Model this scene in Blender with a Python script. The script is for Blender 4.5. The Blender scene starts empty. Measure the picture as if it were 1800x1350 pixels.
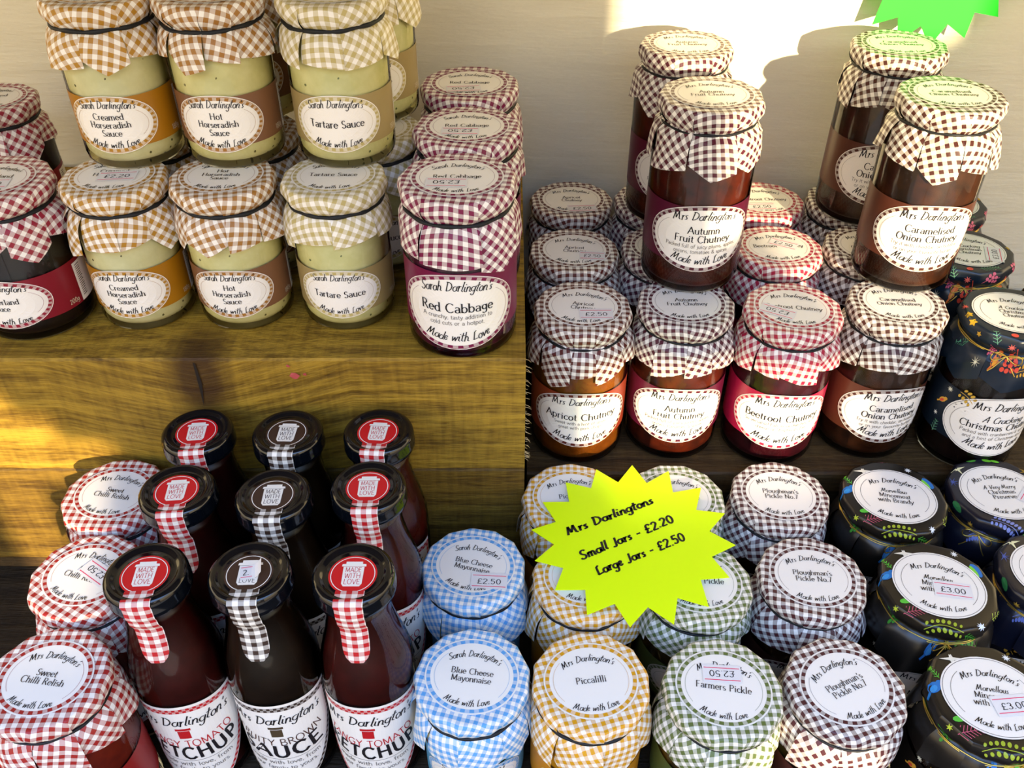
import bpy, math, random
from mathutils import Vector, Matrix
# ------------------------------------------------------------------ scene, camera, world, sun, exposure
sc = bpy.context.scene
C = sc.collection
MM = 0.001
R = math.radians
cd = bpy.data.cameras.new('camera'); cam = bpy.data.objects.new('camera', cd); C.objects.link(cam)
cam.location = (0, 0, 0); cam.rotation_euler = (R(90 - 39), 0, 0)
cd.sensor_fit = 'HORIZONTAL'; cd.sensor_width = 36.0; cd.lens = 36.0 * 1600 / 1800
cd.clip_start = 0.02; cd.clip_end = 100
sc.camera = cam
sc.view_settings.view_transform = 'Standard'; sc.view_settings.look = 'None'
sc.view_settings.gamma = 1.0; sc.view_settings.use_curve_mapping = False
sc.view_settings.exposure = 1.12
world = bpy.data.worlds.new('world'); sc.world = world; world.use_nodes = True
wn = world.node_tree.nodes; wl = world.node_tree.links; wn.clear()
w_out = wn.new('ShaderNodeOutputWorld'); w_bg = wn.new('ShaderNodeBackground')
w_tc = wn.new('ShaderNodeTexCoord'); w_sep = wn.new('ShaderNodeSeparateXYZ'); w_cr = wn.new('ShaderNodeValToRGB')
wl.new(w_tc.outputs['Generated'], w_sep.inputs[0]); wl.new(w_sep.outputs['Z'], w_cr.inputs[0])
wl.new(w_cr.outputs[0], w_bg.inputs[0]); wl.new(w_bg.outputs[0], w_out.inputs[0])
e = w_cr.color_ramp.elements
e[0].position = 0.0; e[0].color = (0.45, 0.33, 0.20, 1)
e[1].position = 1.0; e[1].color = (0.75, 1.25, 2.4, 1)
m_ = w_cr.color_ramp.elements.new(0.12); m_.color = (0.98, 0.76, 0.46, 1)
m_ = w_cr.color_ramp.elements.new(0.46); m_.color = (0.95, 0.88, 0.70, 1)
m_ = w_cr.color_ramp.elements.new(0.64); m_.color = (0.75, 1.25, 2.4, 1)
w_bg.inputs[1].default_value = 1.35
AZ, EL = 15.0, 12.4                                   # the sun: low, from the front right
sd = bpy.data.lights.new('sun', 'SUN'); sun = bpy.data.objects.new('sun', sd); C.objects.link(sun)
sd.energy = 5.4; sd.color = (1.0, 0.80, 0.50); sd.angle = R(0.6)
svec = Vector((math.sin(R(AZ)) * math.cos(R(EL)), -math.cos(R(AZ)) * math.cos(R(EL)), math.sin(R(EL))))
sun.rotation_euler = svec.to_track_quat('Z', 'Y').to_euler()

# ------------------------------------------------------------------ materials
MATS = {}
def node_mat(name):
    m = bpy.data.materials.new(name); m.use_nodes = True
    nt = m.node_tree; b = nt.nodes['Principled BSDF']
    return m, nt, b
def col4(c): return (c[0], c[1], c[2], 1.0)
def hx(s):
    s = s.lstrip('#'); v = [int(s[i:i+2], 16) / 255 for i in (0, 2, 4)]
    return tuple(((x + 0.055) / 1.055) ** 2.4 if x > 0.04045 else x / 12.92 for x in v)
def plain(name, c, rough=0.5, spec=0.4, metal=0.0, coat=0.0, noise=0.0):
    k = ('p', name)
    if k in MATS: return MATS[k]
    m, nt, b = node_mat(name)
    b.inputs['Base Color'].default_value = col4(c); b.inputs['Roughness'].default_value = rough
    b.inputs['Specular IOR Level'].default_value = spec; b.inputs['Metallic'].default_value = metal
    b.inputs['Coat Weight'].default_value = coat; b.inputs['Coat Roughness'].default_value = 0.05
    if noise:
        tc = nt.nodes.new('ShaderNodeTexCoord'); n = nt.nodes.new('ShaderNodeTexNoise')
        n.inputs['Scale'].default_value = 120; n.inputs['Detail'].default_value = 4
        mr = nt.nodes.new('ShaderNodeMix'); mr.data_type = 'RGBA'
        mr.inputs[6].default_value = col4([x * (1 - noise) for x in c]); mr.inputs[7].default_value = col4([min(1, x * (1 + noise)) for x in c])
        nt.links.new(tc.outputs['Object'], n.inputs['Vector']); nt.links.new(n.outputs['Fac'], mr.inputs[0])
        nt.links.new(mr.outputs[2], b.inputs['Base Color'])
    MATS[k] = m; return m
def gingham(name, dark, cell=2.9, white=(0.84, 0.80, 0.71), rough=0.42):
    k = ('g', name, cell)
    if k in MATS: return MATS[k]
    m, nt, b = node_mat('gingham_' + name); N = nt.nodes; L = nt.links
    uv = N.new('ShaderNodeUVMap'); sp = N.new('ShaderNodeSeparateXYZ'); L.new(uv.outputs[0], sp.inputs[0])
    outs = []
    for ax in (0, 1):
        a = N.new('ShaderNodeMath'); a.operation = 'MULTIPLY'; a.inputs[1].default_value = 1.0 / (2 * cell); L.new(sp.outputs[ax], a.inputs[0])
        f = N.new('ShaderNodeMath'); f.operation = 'FRACT'; L.new(a.outputs[0], f.inputs[0])
        g = N.new('ShaderNodeMath'); g.operation = 'LESS_THAN'; g.inputs[1].default_value = 0.5; L.new(f.outputs[0], g.inputs[0])
        outs.append(g)
    s = N.new('ShaderNodeMath'); s.operation = 'ADD'; L.new(outs[0].outputs[0], s.inputs[0]); L.new(outs[1].outputs[0], s.inputs[1])
    h = N.new('ShaderNodeMath'); h.operation = 'MULTIPLY'; h.inputs[1].default_value = 0.5; L.new(s.outputs[0], h.inputs[0])
    cr = N.new('ShaderNodeValToRGB'); cr.color_ramp.interpolation = 'CONSTANT'
    e = cr.color_ramp.elements; e[0].position = 0; e[0].color = col4(white)
    mid = [w * 0.42 + d * 0.58 for w, d in zip(white, dark)]
    e[1].position = 0.75; e[1].color = col4(dark); q = e.new(0.25); q.color = col4(mid)
    L.new(h.outputs[0], cr.inputs[0]); L.new(cr.outputs[0], b.inputs['Base Color'])
    b.inputs['Roughness'].default_value = rough; b.inputs['Specular IOR Level'].default_value = 0.35
    tc = N.new('ShaderNodeTexCoord'); n = N.new('ShaderNodeTexNoise'); n.inputs['Scale'].default_value = 90; n.inputs['Detail'].default_value = 3
    bp = N.new('ShaderNodeBump'); bp.inputs['Strength'].default_value = 0.35; bp.inputs['Distance'].default_value = 0.002
    L.new(tc.outputs['Object'], n.inputs['Vector']); L.new(n.outputs['Fac'], bp.inputs['Height']); L.new(bp.outputs[0], b.inputs['Normal'])
    MATS[k] = m; return m
def glass_mat(name, tint, rough=0.02, ior=1.33):
    k = ('gl', name)
    if k in MATS: return MATS[k]
    m, nt, b = node_mat(name); nt.nodes.remove(b); N = nt.nodes; L = nt.links
    fr = N.new('ShaderNodeFresnel'); fr.inputs[0].default_value = ior
    tr = N.new('ShaderNodeBsdfTransparent'); tr.inputs[0].default_value = col4(tint)
    gl = N.new('ShaderNodeBsdfGlossy'); gl.inputs['Roughness'].default_value = rough; gl.inputs[0].default_value = (1, 1, 1, 1)
    mx = N.new('ShaderNodeMixShader'); L.new(fr.outputs[0], mx.inputs[0]); L.new(tr.outputs[0], mx.inputs[1]); L.new(gl.outputs[0], mx.inputs[2])
    L.new(mx.outputs[0], N['Material Output'].inputs[0]); MATS[k] = m; return m
def filling_mat(name, a, b_, scale=90, specks=None, rough=0.35):
    k = ('f', name)
    if k in MATS: return MATS[k]
    m, nt, b = node_mat('filling_' + name); N = nt.nodes; L = nt.links
    tc = N.new('ShaderNodeTexCoord'); n = N.new('ShaderNodeTexNoise'); n.inputs['Scale'].default_value = scale; n.inputs['Detail'].default_value = 4
    cr = N.new('ShaderNodeValToRGB'); cr.color_ramp.elements[0].position = 0.35; cr.color_ramp.elements[1].position = 0.65
    cr.color_ramp.elements[0].color = col4(a); cr.color_ramp.elements[1].color = col4(b_)
    L.new(tc.outputs['Object'], n.inputs['Vector']); L.new(n.outputs['Fac'], cr.inputs[0]); out = cr.outputs[0]
    if specks:
        v = N.new('ShaderNodeTexVoronoi'); v.inputs['Scale'].default_value = 190; L.new(tc.outputs['Object'], v.inputs['Vector'])
        lt = N.new('ShaderNodeMath'); lt.operation = 'LESS_THAN'; lt.inputs[1].default_value = 0.16; L.new(v.outputs['Distance'], lt.inputs[0])
        n2 = N.new('ShaderNodeTexNoise'); n2.inputs['Scale'].default_value = 70; L.new(tc.outputs['Object'], n2.inputs['Vector'])
        gt = N.new('ShaderNodeMath'); gt.operation = 'GREATER_THAN'; gt.inputs[1].default_value = 0.54; L.new(n2.outputs['Fac'], gt.inputs[0])
        mu = N.new('ShaderNodeMath'); mu.operation = 'MULTIPLY'; L.new(lt.outputs[0], mu.inputs[0]); L.new(gt.outputs[0], mu.inputs[1])
        mx = N.new('ShaderNodeMix'); mx.data_type = 'RGBA'; L.new(mu.outputs[0], mx.inputs[0]); L.new(out, mx.inputs[6]); mx.inputs[7].default_value = col4(specks)
        out = mx.outputs[2]
    L.new(out, b.inputs['Base Color']); b.inputs['Roughness'].default_value = rough
    b.inputs['Coat Weight'].default_value = 0.0; b.inputs['Specular IOR Level'].default_value = 0.3
    MATS[k] = m; return m
def wood_mat(name, dark, mid, light, knot=None, grain=1.0, rough=0.6):
    m, nt, b = node_mat(name); N = nt.nodes; L = nt.links
    tc = N.new('ShaderNodeTexCoord'); vec = tc.outputs['Object']
    knotfac = None
    if knot:
        sub = N.new('ShaderNodeVectorMath'); sub.operation = 'SUBTRACT'; sub.inputs[1].default_value = knot; L.new(vec, sub.inputs[0])
        mpk = N.new('ShaderNodeMapping'); mpk.inputs['Scale'].default_value = (1.0, 0.55, 0.55); L.new(sub.outputs[0], mpk.inputs[0])
        ln = N.new('ShaderNodeVectorMath'); ln.operation = 'LENGTH'; L.new(mpk.outputs[0], ln.inputs[0])
        mr = N.new('ShaderNodeMapRange'); mr.inputs[1].default_value = 0.011; mr.inputs[2].default_value = 0.028; mr.inputs[3].default_value = 1; mr.inputs[4].default_value = 0
        L.new(ln.outputs['Value'], mr.inputs[0]); knotfac = mr.outputs[0]
        mr2 = N.new('ShaderNodeMapRange'); mr2.inputs[1].default_value = 0.0; mr2.inputs[2].default_value = 0.10; mr2.inputs[3].default_value = 0.030; mr2.inputs[4].default_value = 0
        L.new(ln.outputs['Value'], mr2.inputs[0])
        cb = N.new('ShaderNodeCombineXYZ'); L.new(mr2.outputs[0], cb.inputs[2])
        ad = N.new('ShaderNodeVectorMath'); ad.operation = 'ADD'; L.new(vec, ad.inputs[0]); L.new(cb.outputs[0], ad.inputs[1]); vec = ad.outputs[0]
    mp = N.new('ShaderNodeMapping'); mp.inputs['Scale'].default_value = (2.6, 42 * grain, 42 * grain); L.new(vec, mp.inputs[0])
    n1 = N.new('ShaderNodeTexNoise'); n1.inputs['Scale'].default_value = 3.0; n1.inputs['Detail'].default_value = 8; n1.inputs['Roughness'].default_value = 0.62; L.new(mp.outputs[0], n1.inputs['Vector'])
    mp2 = N.new('ShaderNodeMapping'); mp2.inputs['Scale'].default_value = (14, 120, 120); L.new(vec, mp2.inputs[0])
    n2 = N.new('ShaderNodeTexNoise'); n2.inputs['Scale'].default_value = 6.0; n2.inputs['Detail'].default_value = 4; L.new(mp2.outputs[0], n2.inputs['Vector'])
    mp3 = N.new('ShaderNodeMapping'); mp3.inputs['Scale'].default_value = (260, 8, 30); mp3.inputs['Rotation'].default_value = (0, R(14), 0); L.new(tc.outputs['Object'], mp3.inputs[0])
    n3 = N.new('ShaderNodeTexNoise'); n3.inputs['Scale'].default_value = 1.0; n3.inputs['Detail'].default_value = 2; L.new(mp3.outputs[0], n3.inputs['Vector'])
    a1 = N.new('ShaderNodeMath'); a1.operation = 'MULTIPLY_ADD'; a1.inputs[1].default_value = 0.45; L.new(n2.outputs['Fac'], a1.inputs[0]); L.new(n1.outputs['Fac'], a1.inputs[2])
    a2 = N.new('ShaderNodeMath'); a2.operation = 'MULTIPLY_ADD'; a2.inputs[1].default_value = 0.26; L.new(n3.outputs['Fac'], a2.inputs[0]); L.new(a1.outputs[0], a2.inputs[2])
    cr = N.new('ShaderNodeValToRGB'); e = cr.color_ramp.elements
    e[0].position = 0.52; e[0].color = col4(dark); e[1].position = 1.05 if False else 1.0; e[1].color = col4(light); q = e.new(0.72); q.color = col4(mid)
    L.new(a2.outputs[0], cr.inputs[0]); out = cr.outputs[0]
    if knotfac is not None:
        mx = N.new('ShaderNodeMix'); mx.data_type = 'RGBA'; mu = N.new('ShaderNodeMath'); mu.operation = 'MULTIPLY'; mu.inputs[1].default_value = 0.85; L.new(knotfac, mu.inputs[0])
        L.new(mu.outputs[0], mx.inputs[0]); L.new(out, mx.inputs[6]); mx.inputs[7].default_value = (0.030, 0.010, 0.004, 1); out = mx.outputs[2]
    L.new(out, b.inputs['Base Color']); b.inputs['Roughness'].default_value = rough; b.inputs['Specular IOR Level'].default_value = 0.25
    bp = N.new('ShaderNodeBump'); bp.inputs['Strength'].default_value = 0.5; bp.inputs['Distance'].default_value = 0.003; L.new(a2.outputs[0], bp.inputs['Height']); L.new(bp.outputs[0], b.inputs['Normal'])
    return m

PAPER = plain('label_paper', (0.84, 0.80, 0.72), 0.42, 0.35)
INK = plain('black_ink', (0.012, 0.010, 0.012), 0.5, 0.3)
INK2 = plain('grey_ink', (0.16, 0.14, 0.12), 0.5, 0.3)
PINK = plain('pink_sticker_line', hx('#e0285a'), 0.5, 0.3)
STICK = plain('price_sticker_paper', (0.74, 0.72, 0.70), 0.5, 0.3)
GOLD = plain('gold_string', (0.75, 0.52, 0.10), 0.3, 0.5, 0.9)
ELASTIC = plain('black_elastic', (0.008, 0.009, 0.010), 0.55, 0.3)
GLASS = glass_mat('clear_jar_glass', (0.93, 0.96, 0.94))
CAPBLACK = plain('black_lacquered_metal', (0.002, 0.003, 0.005), 0.09, 0.5, 0.0, 0.0)

# ------------------------------------------------------------------ mesh building
class MB:
    def __init__(s): s.v = []; s.f = []; s.m = []; s.uv = []; s.mats = []
    def mi(s, mat):
        if mat not in s.mats: s.mats.append(mat)
        return s.mats.index(mat)
    def poly(s, pts, mat, uvs=None):
        i = len(s.v); s.v += [tuple(p) for p in pts]; s.f.append(tuple(range(i, i + len(pts)))); s.m.append(s.mi(mat))
        s.uv += list(uvs) if uvs else [(0, 0)] * len(pts)
    def grid(s, P, mat, UV=None, closed=False):
        base = len(s.v); nr = len(P); nc = len(P[0]); k = s.mi(mat)
        for row in P: s.v += [tuple(p) for p in row]
        for i in range(nr - 1):
            for j in range(nc if closed else nc - 1):
                j2 = (j + 1) % nc
                s.f.append((base + i * nc + j, base + i * nc + j2, base + (i + 1) * nc + j2, base + (i + 1) * nc + j)); s.m.append(k)
                if UV: s.uv += [UV[i][j], UV[i][j2], UV[i + 1][j2], UV[i + 1][j]]
                else: s.uv += [(0, 0)] * 4
    def lathe(s, prof, mat, n=48, cap_bottom=False, cap_top=False):
        P = [[(r * math.cos(2 * math.pi * j / n), r * math.sin(2 * math.pi * j / n), z) for j in range(n)] for r, z in prof]
        s.grid(P, mat, closed=True)
        b = len(s.v) - len(prof) * n; k = s.mi(mat)
        if cap_bottom: s.f.append(tuple(b + j for j in range(n))[::-1]); s.m.append(k); s.uv += [(0, 0)] * n
        if cap_top: q = b + (len(prof) - 1) * n; s.f.append(tuple(q + j for j in range(n))); s.m.append(k); s.uv += [(0, 0)] * n
    def box(s, x0, x1, y0, y1, z0, z1, mat, ch=0.0):
        if ch <= 0:
            p = [(x0, y0, z0), (x1, y0, z0), (x1, y1, z0), (x0, y1, z0), (x0, y0, z1), (x1, y0, z1), (x1, y1, z1), (x0, y1, z1)]
            b = len(s.v); s.v += p; k = s.mi(mat)
            for f in ((3, 2, 1, 0), (4, 5, 6, 7), (0, 1, 5, 4), (1, 2, 6, 5), (2, 3, 7, 6), (3, 0, 4, 7)):
                s.f.append(tuple(b + i for i in f)); s.m.append(k); s.uv += [(0, 0)] * 4
            return
        c = ch; b = len(s.v); k = s.mi(mat); L = []
        for z, a in ((z0, c), (z0 + c, 0), (z1 - c, 0), (z1, c)):
            for x, y in ((x0 + c, y0 + a), (x1 - c, y0 + a), (x1 - a, y0 + c), (x1 - a, y1 - c), (x1 - c, y1 - a), (x0 + c, y1 - a), (x0 + a, y1 - c), (x0 + a, y0 + c)):
                L.append((x, y, z))
        s.v += L
        for i in range(3):
            for j in range(8):
                s.f.append((b + i * 8 + j, b + i * 8 + (j + 1) % 8, b + (i + 1) * 8 + (j + 1) % 8, b + (i + 1) * 8 + j)); s.m.append(k); s.uv += [(0, 0)] * 4
        s.f.append(tuple(b + j for j in range(8))[::-1]); s.f.append(tuple(b + 24 + j for j in range(8))); s.m += [k, k]; s.uv += [(0, 0)] * 16
    def tube(s, pts, r, mat, closed=False, n=6):
        rows = []; N = len(pts); P = [Vector(p) for p in pts]
        for i in range(N):
            a = P[i - 1] if (i > 0 or closed) else P[i]; b = P[(i + 1) % N] if (i < N - 1 or closed) else P[i]
            t = (b - a).normalized(); up = Vector((0, 0, 1)) if abs(t.z) < 0.9 else Vector((1, 0, 0))
            u = t.cross(up).normalized(); w = u.cross(t)
            rr = r[i] if isinstance(r, (list, tuple)) else r
            rows.append([P[i] + (u * math.cos(2 * math.pi * k / n) + w * math.sin(2 * math.pi * k / n)) * rr for k in range(n)])
        if closed: rows.append(rows[0])
        s.grid(rows, mat, closed=True)
    def build(s, name, parent=None, smooth=False, loc=None, rz=0, scale=MM):
        me = bpy.data.meshes.new(name)
        me.from_pydata([(x * scale, y * scale, z * scale) for x, y, z in s.v], [], s.f)
        for m in s.mats: me.materials.append(m)
        me.polygons.foreach_set('material_index', s.m)
        l = me.uv_layers.new(name='UVMap'); flat = [c for uv in s.uv for c in uv]; l.data.foreach_set('uv', flat)
        if smooth: me.polygons.foreach_set('use_smooth', [True] * len(s.f))
        me.update(); o = bpy.data.objects.new(name, me); C.objects.link(o)
        if parent: o.parent = parent
        if loc: o.location = [c * MM for c in loc]
        if rz: o.rotation_euler.z = rz
        return o
def tag(o, label=None, cat=None, group=None, kind=None):
    if label: o['label'] = label
    if cat: o['category'] = cat
    if group: o['group'] = group
    if kind: o['kind'] = kind
    return o
def thing(name, label, cat, loc, rz=0, group=None):
    o = bpy.data.objects.new(name, None); C.objects.link(o); o.empty_display_size = 0.01
    o.location = [c * MM for c in loc]; o.rotation_euler.z = rz
    return tag(o, label, cat, group)

# ------------------------------------------------------------------ lettering: own pen-stroke alphabet
GL = {
'a': (.50, "O .23 .44 .18 .18 150 0;L .41 .44 .41 .07 .48 .01;O .24 .17 .18 .17 65 335;L .31 .34 .41 .37"),
'b': (.56, "L .08 1 .08 .02;F .04 1;O .28 .31 .22 .31 150 -150"),
'c': (.46, "O .27 .31 .22 .31 45 318"),
'd': (.56, "L .46 1 .46 0;F .42 1;F .5 0;O .27 .31 .21 .31 30 330"),
'e': (.50, "O .26 .31 .21 .31 0 320;L .05 .33 .47 .33"),
'f': (.34, "O .3 .82 .16 .18 60 180;L .14 .82 .14 0;F .14 0;L .02 .6 .3 .6"),
'g': (.52, "O .25 .36 .19 .25 0 360;L .44 .62 .44 -.1;O .25 -.1 .19 .19 0 -150"),
'h': (.56, "L .08 1 .08 0;F .08 0;F .04 1;O .27 .4 .19 .22 180 0;L .46 .4 .46 0;F .46 0"),
'i': (.26, "L .12 .62 .12 0;F .12 0;F .08 .62;L .12 .80 .12 .89"),
'j': (.26, "L .14 .62 .14 -.12;O .02 -.12 .12 .17 0 -110;L .14 .80 .14 .89"),
'k': (.52, "L .08 1 .08 0;F .08 0;F .04 1;L .42 .6 .1 .26;L .2 .36 .48 0;F .46 0"),
'l': (.26, "L .12 1 .12 0;F .12 0;F .08 1"),
'm': (.84, "L .08 .62 .08 0;F .08 0;F .04 .62;O .24 .42 .16 .2 180 0;L .4 .42 .4 0;F .4 0;O .57 .42 .17 .2 180 0;L .74 .42 .74 0;F .74 0"),
'n': (.56, "L .08 .62 .08 0;F .08 0;F .04 .62;O .27 .4 .19 .22 180 0;L .46 .4 .46 0;F .46 0"),
'o': (.54, "O .27 .31 .22 .32 0 360"),
'p': (.56, "L .08 .62 .08 -.3;F .08 -.3;O .28 .31 .22 .31 150 -150"),
'q': (.56, "L .46 .62 .46 -.3;F .46 -.3;O .27 .31 .21 .31 30 330"),
'r': (.38, "L .1 .62 .1 0;F .1 0;F .06 .62;O .26 .42 .16 .2 180 60"),
's': (.40, "O .2 .46 .14 .15 40 270;O .2 .16 .15 .15 90 -150"),
't': (.34, "L .15 .85 .15 .12;O .27 .12 .12 .12 180 290;L .02 .6 .3 .6"),
'u': (.56, "L .08 .62 .08 .2;O .27 .2 .19 .2 180 360;L .46 .62 .46 0;F .5 0;F .04 .62"),
'v': (.50, "L .02 .62 .25 0 .48 .62;F .02 .62;F .48 .62"),
'w': (.76, "L .02 .62 .2 0 .38 .62 .56 0 .74 .62;F .02 .62;F .74 .62"),
'x': (.5, "L .04 .62 .46 0;L .46 .62 .04 0"),
'y': (.50, "L .02 .62 .26 .02;L .5 .62 .22 -.15 .1 -.28 .0 -.26;F .02 .62;F .5 .62"),
'z': (.46, "L .04 .62 .42 .62 .04 0 .42 0"),
'A': (.78, "L .04 0 .39 1 .74 0;L .16 .34 .62 .34;F .04 0;F .74 0"),
'B': (.64, "L .1 0 .1 1;L .1 1 .3 1;O .3 .76 .2 .24 90 -90;L .1 .52 .34 .52;O .34 .26 .24 .26 90 -90;L .34 0 .1 0;F .1 0;F .1 1"),
'C': (.74, "O .42 .5 .36 .52 45 315"),
'D': (.78, "L .1 0 .1 1;L .1 1 .32 1;O .32 .5 .38 .5 90 -90;L .32 0 .1 0;F .1 0;F .1 1"),
'E': (.58, "L .52 1 .1 1;L .1 1 .1 0;L .1 0 .54 0;L .1 .52 .44 .52"),
'F': (.56, "L .5 1 .1 1;L .1 1 .1 0;L .1 .52 .42 .52;F .1 0"),
'G': (.78, "O .42 .5 .36 .52 45 320;L .7 .14 .7 .45 .5 .45"),
'H': (.80, "L .12 0 .12 1;L .66 0 .66 1;L .12 .52 .66 .52;F .12 0;F .12 1;F .66 0;F .66 1"),
'I': (.28, "L .14 0 .14 1;F .14 0;F .14 1"),
'J': (.40, "L .28 1 .28 .2;O .12 .2 .16 .22 0 -140"),
'K': (.68, "L .12 0 .12 1;L .58 1 .12 .42;L .26 .58 .62 0;F .12 0;F .12 1;F .62 0"),
'L': (.56, "L .12 1 .12 0;L .12 0 .52 0;F .12 1"),
'M': (.92, "L .12 0 .14 1;L .14 1 .46 .1;L .46 .1 .78 1;L .78 1 .8 0;F .12 0;F .8 0"),
'N': (.80, "L .12 0 .12 1;L .12 1 .66 0;L .66 0 .66 1;F .12 0;F .66 1;F .1 1"),
'O': (.82, "O .41 .5 .35 .52 0 360"),
'P': (.62, "L .12 0 .12 1;L .12 1 .32 1;O .32 .74 .22 .26 90 -90;L .32 .48 .12 .48;F .12 0;F .12 1"),
'R': (.68, "L .12 0 .12 1;L .12 1 .32 1;O .32 .76 .2 .24 90 -90;L .32 .52 .12 .52;L .3 .52 .62 0;F .12 0;F .12 1;F .62 0"),
'S': (.54, "O .27 .75 .19 .26 35 270;O .27 .24 .21 .25 90 -155"),
'T': (.64, "L .04 1 .6 1;L .32 1 .32 0;F .32 0"),
'U': (.76, "L .1 1 .1 .3;O .36 .3 .26 .32 180 360;L .62 .3 .62 1;F .1 1;F .62 1"),
'V': (.72, "L .04 1 .36 0 .68 1;F .04 1;F .68 1"),
'W': (1.0, "L .04 1 .26 0 .5 .9 .74 0 .96 1"),
'Y': (.68, "L .04 1 .34 .48 .64 1;L .34 .48 .34 0;F .34 0"),
'0': (.56, "O .28 .5 .21 .5 0 360"), '1': (.4, "L .08 .8 .24 1 .24 0"),
'2': (.54, "O .27 .74 .19 .25 165 -20;L .45 .66 .06 0 .48 0"),
'3': (.54, "O .25 .76 .18 .23 150 -80;O .25 .27 .21 .27 85 -150"),
'5': (.54, "L .46 1 .12 1 .1 .58;O .26 .32 .2 .31 130 -145"),
'6': (.54, "O .27 .3 .2 .3 0 360;L .08 .35 .16 .7 .4 1"), '7': (.5, "L .04 1 .46 1 .2 0"),
'8': (.54, "O .27 .75 .17 .23 0 360;O .27 .27 .21 .27 0 360"),
'\u00a3': (.56, "O .34 .76 .17 .23 15 190;L .17 .74 .2 .3 .08 0 .52 0;L .04 .46 .4 .46"),
'.': (.2, "L .08 .0 .12 .07"), ',': (.2, "L .12 .06 .06 -.14"), "'": (.16, "L .1 1.0 .06 .78"), '-': (.4, "L .05 .38 .34 .38"),
'&': (.7, "O .3 .78 .14 .2 -60 240;L .22 .62 .62 0;O .28 .22 .22 .22 110 340;L .48 .14 .62 .4"), '!': (.2, "L .1 1 .1 .3;L .1 0 .1 .08"),
'\u00b7': (.24, "L .09 .44 .13 .5")}
SCR = dict(GL)                                        # the handwritten alphabet
SCR.update({
'a': (.47, "O .22 .27 .19 .27 60 380;L .43 .56 .4 .12 .52 .04"),
'd': (.50, "O .22 .27 .19 .27 60 380;L .5 1.05 .41 .12 .54 .04"),
'e': (.40, "L .06 .26 .3 .36;O .2 .3 .15 .26 30 330"),
'g': (.48, "O .22 .30 .19 .26 60 380;L .44 .58 .38 -.2;O .22 -.2 .16 .2 0 -170"),
'h': (.48, "L .16 1.1 .06 0;O .24 .32 .14 .26 170 0;L .38 .32 .36 .06 .5 .02"),
'i': (.24, "L .1 .56 .07 .1 .2 .03;L .16 .8 .18 .86"),
'l': (.24, "L .2 1.12 .08 .12 .2 .03"),
'n': (.48, "L .08 .56 .06 0;O .24 .32 .14 .26 175 0;L .38 .32 .36 .06 .5 .02"),
'm': (.70, "L .08 .56 .06 0;O .2 .34 .12 .24 175 0;L .32 .34 .31 0;O .44 .34 .13 .24 175 0;L .57 .34 .56 .06 .7 .02"),
'o': (.44, "O .22 .28 .18 .28 0 370;L .38 .42 .48 .46"),
'r': (.34, "L .06 .5 .12 .6 .1 0;L .11 .3 .2 .56 .34 .56"),
's': (.34, "L .3 .52 .14 .5 .1 .4 .26 .2 .22 .04 .04 .04"),
't': (.32, "L .2 1.0 .1 .1 .26 .03;L .0 .66 .36 .72"),
'u': (.48, "L .08 .56 .08 .18;O .22 .18 .14 .17 180 350;L .4 .56 .38 .1 .5 .03"),
'v': (.42, "L .04 .56 .18 .02 .4 .56 .5 .5"), 'w': (.62, "L .04 .56 .12 .04 .3 .5 .38 .04 .58 .56 .66 .5"),
'y': (.44, "L .06 .56 .14 .14 .36 .2;L .42 .58 .26 -.28 .08 -.3"),
'M': (.84, "L .0 .02 .16 1 .3 .2 .56 1.02 .64 .1 .78 .0"),
'D': (.74, "L .2 .98 .12 .02;O .16 .5 .5 .52 100 -95;L .1 1.0 .22 1.02"),
'S': (.52, "O .3 .78 .2 .26 30 250;O .22 .24 .22 .26 80 -160"),
'L': (.54, "L .34 1.02 .16 .9 .14 .1 .1 .0 .56 .08"), 'A': (.7, "L .04 0 .4 1.02 .56 0;L .12 .36 .64 .44"),
'C': (.56, "O .34 .5 .28 .52 50 310"), 'V': (.6, "L .06 1 .26 0 .6 1.02"), 'J': (.4, "L .34 1 .26 .1;O .12 .12 .14 .18 0 -150")})
def polylines(ch, tbl):
    w, d = tbl.get(ch, (.34, ""))
    out = []; ser = []
    for t in d.split(';'):
        if not t: continue
        p = t.split(); n = [float(x) for x in p[1:]]
        if p[0] == 'L': out.append([(n[i], n[i + 1]) for i in range(0, len(n), 2)])
        elif p[0] == 'O':
            cx, cy, rx, ry, a0, a1 = n; k = max(4, int(abs(a1 - a0) / 30))
            out.append([(cx + rx * math.cos(R(a0 + (a1 - a0) * i / k)), cy + ry * math.sin(R(a0 + (a1 - a0) * i / k))) for i in range(k + 1)])
        elif p[0] == 'F': ser.append((n[0], n[1]))
    return w, out, ser
STY = {'serif': (GL, .135, .065, 0.0, .05, True), 'sans': (GL, .10, .09, 0.0, .04, False), 'bold': (GL, .18, .16, 0.0, .10, False),
       'script': (SCR, .11, .065, .20, .02, False), 'hand': (SCR, .19, .17, .12, .04, False)}
def split_sharp(pls):
    out = []
    for pl in pls:
        cur = [pl[0]]
        for i in range(1, len(pl)):
            cur.append(pl[i])
            if i < len(pl) - 1:
                ax, ay = pl[i][0] - pl[i - 1][0], pl[i][1] - pl[i - 1][1]; bx, by = pl[i + 1][0] - pl[i][0], pl[i + 1][1] - pl[i][1]
                if (ax * bx + ay * by) < .72 * math.hypot(ax, ay) * math.hypot(bx, by): out.append(cur); cur = [pl[i]]
        out.append(cur)
    return out
def text_width(s, sty):
    tbl, T, t, sh, sp, se = STY[sty]
    return sum(tbl.get(c, (.34, ""))[0] + sp for c in s) - sp
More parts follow.
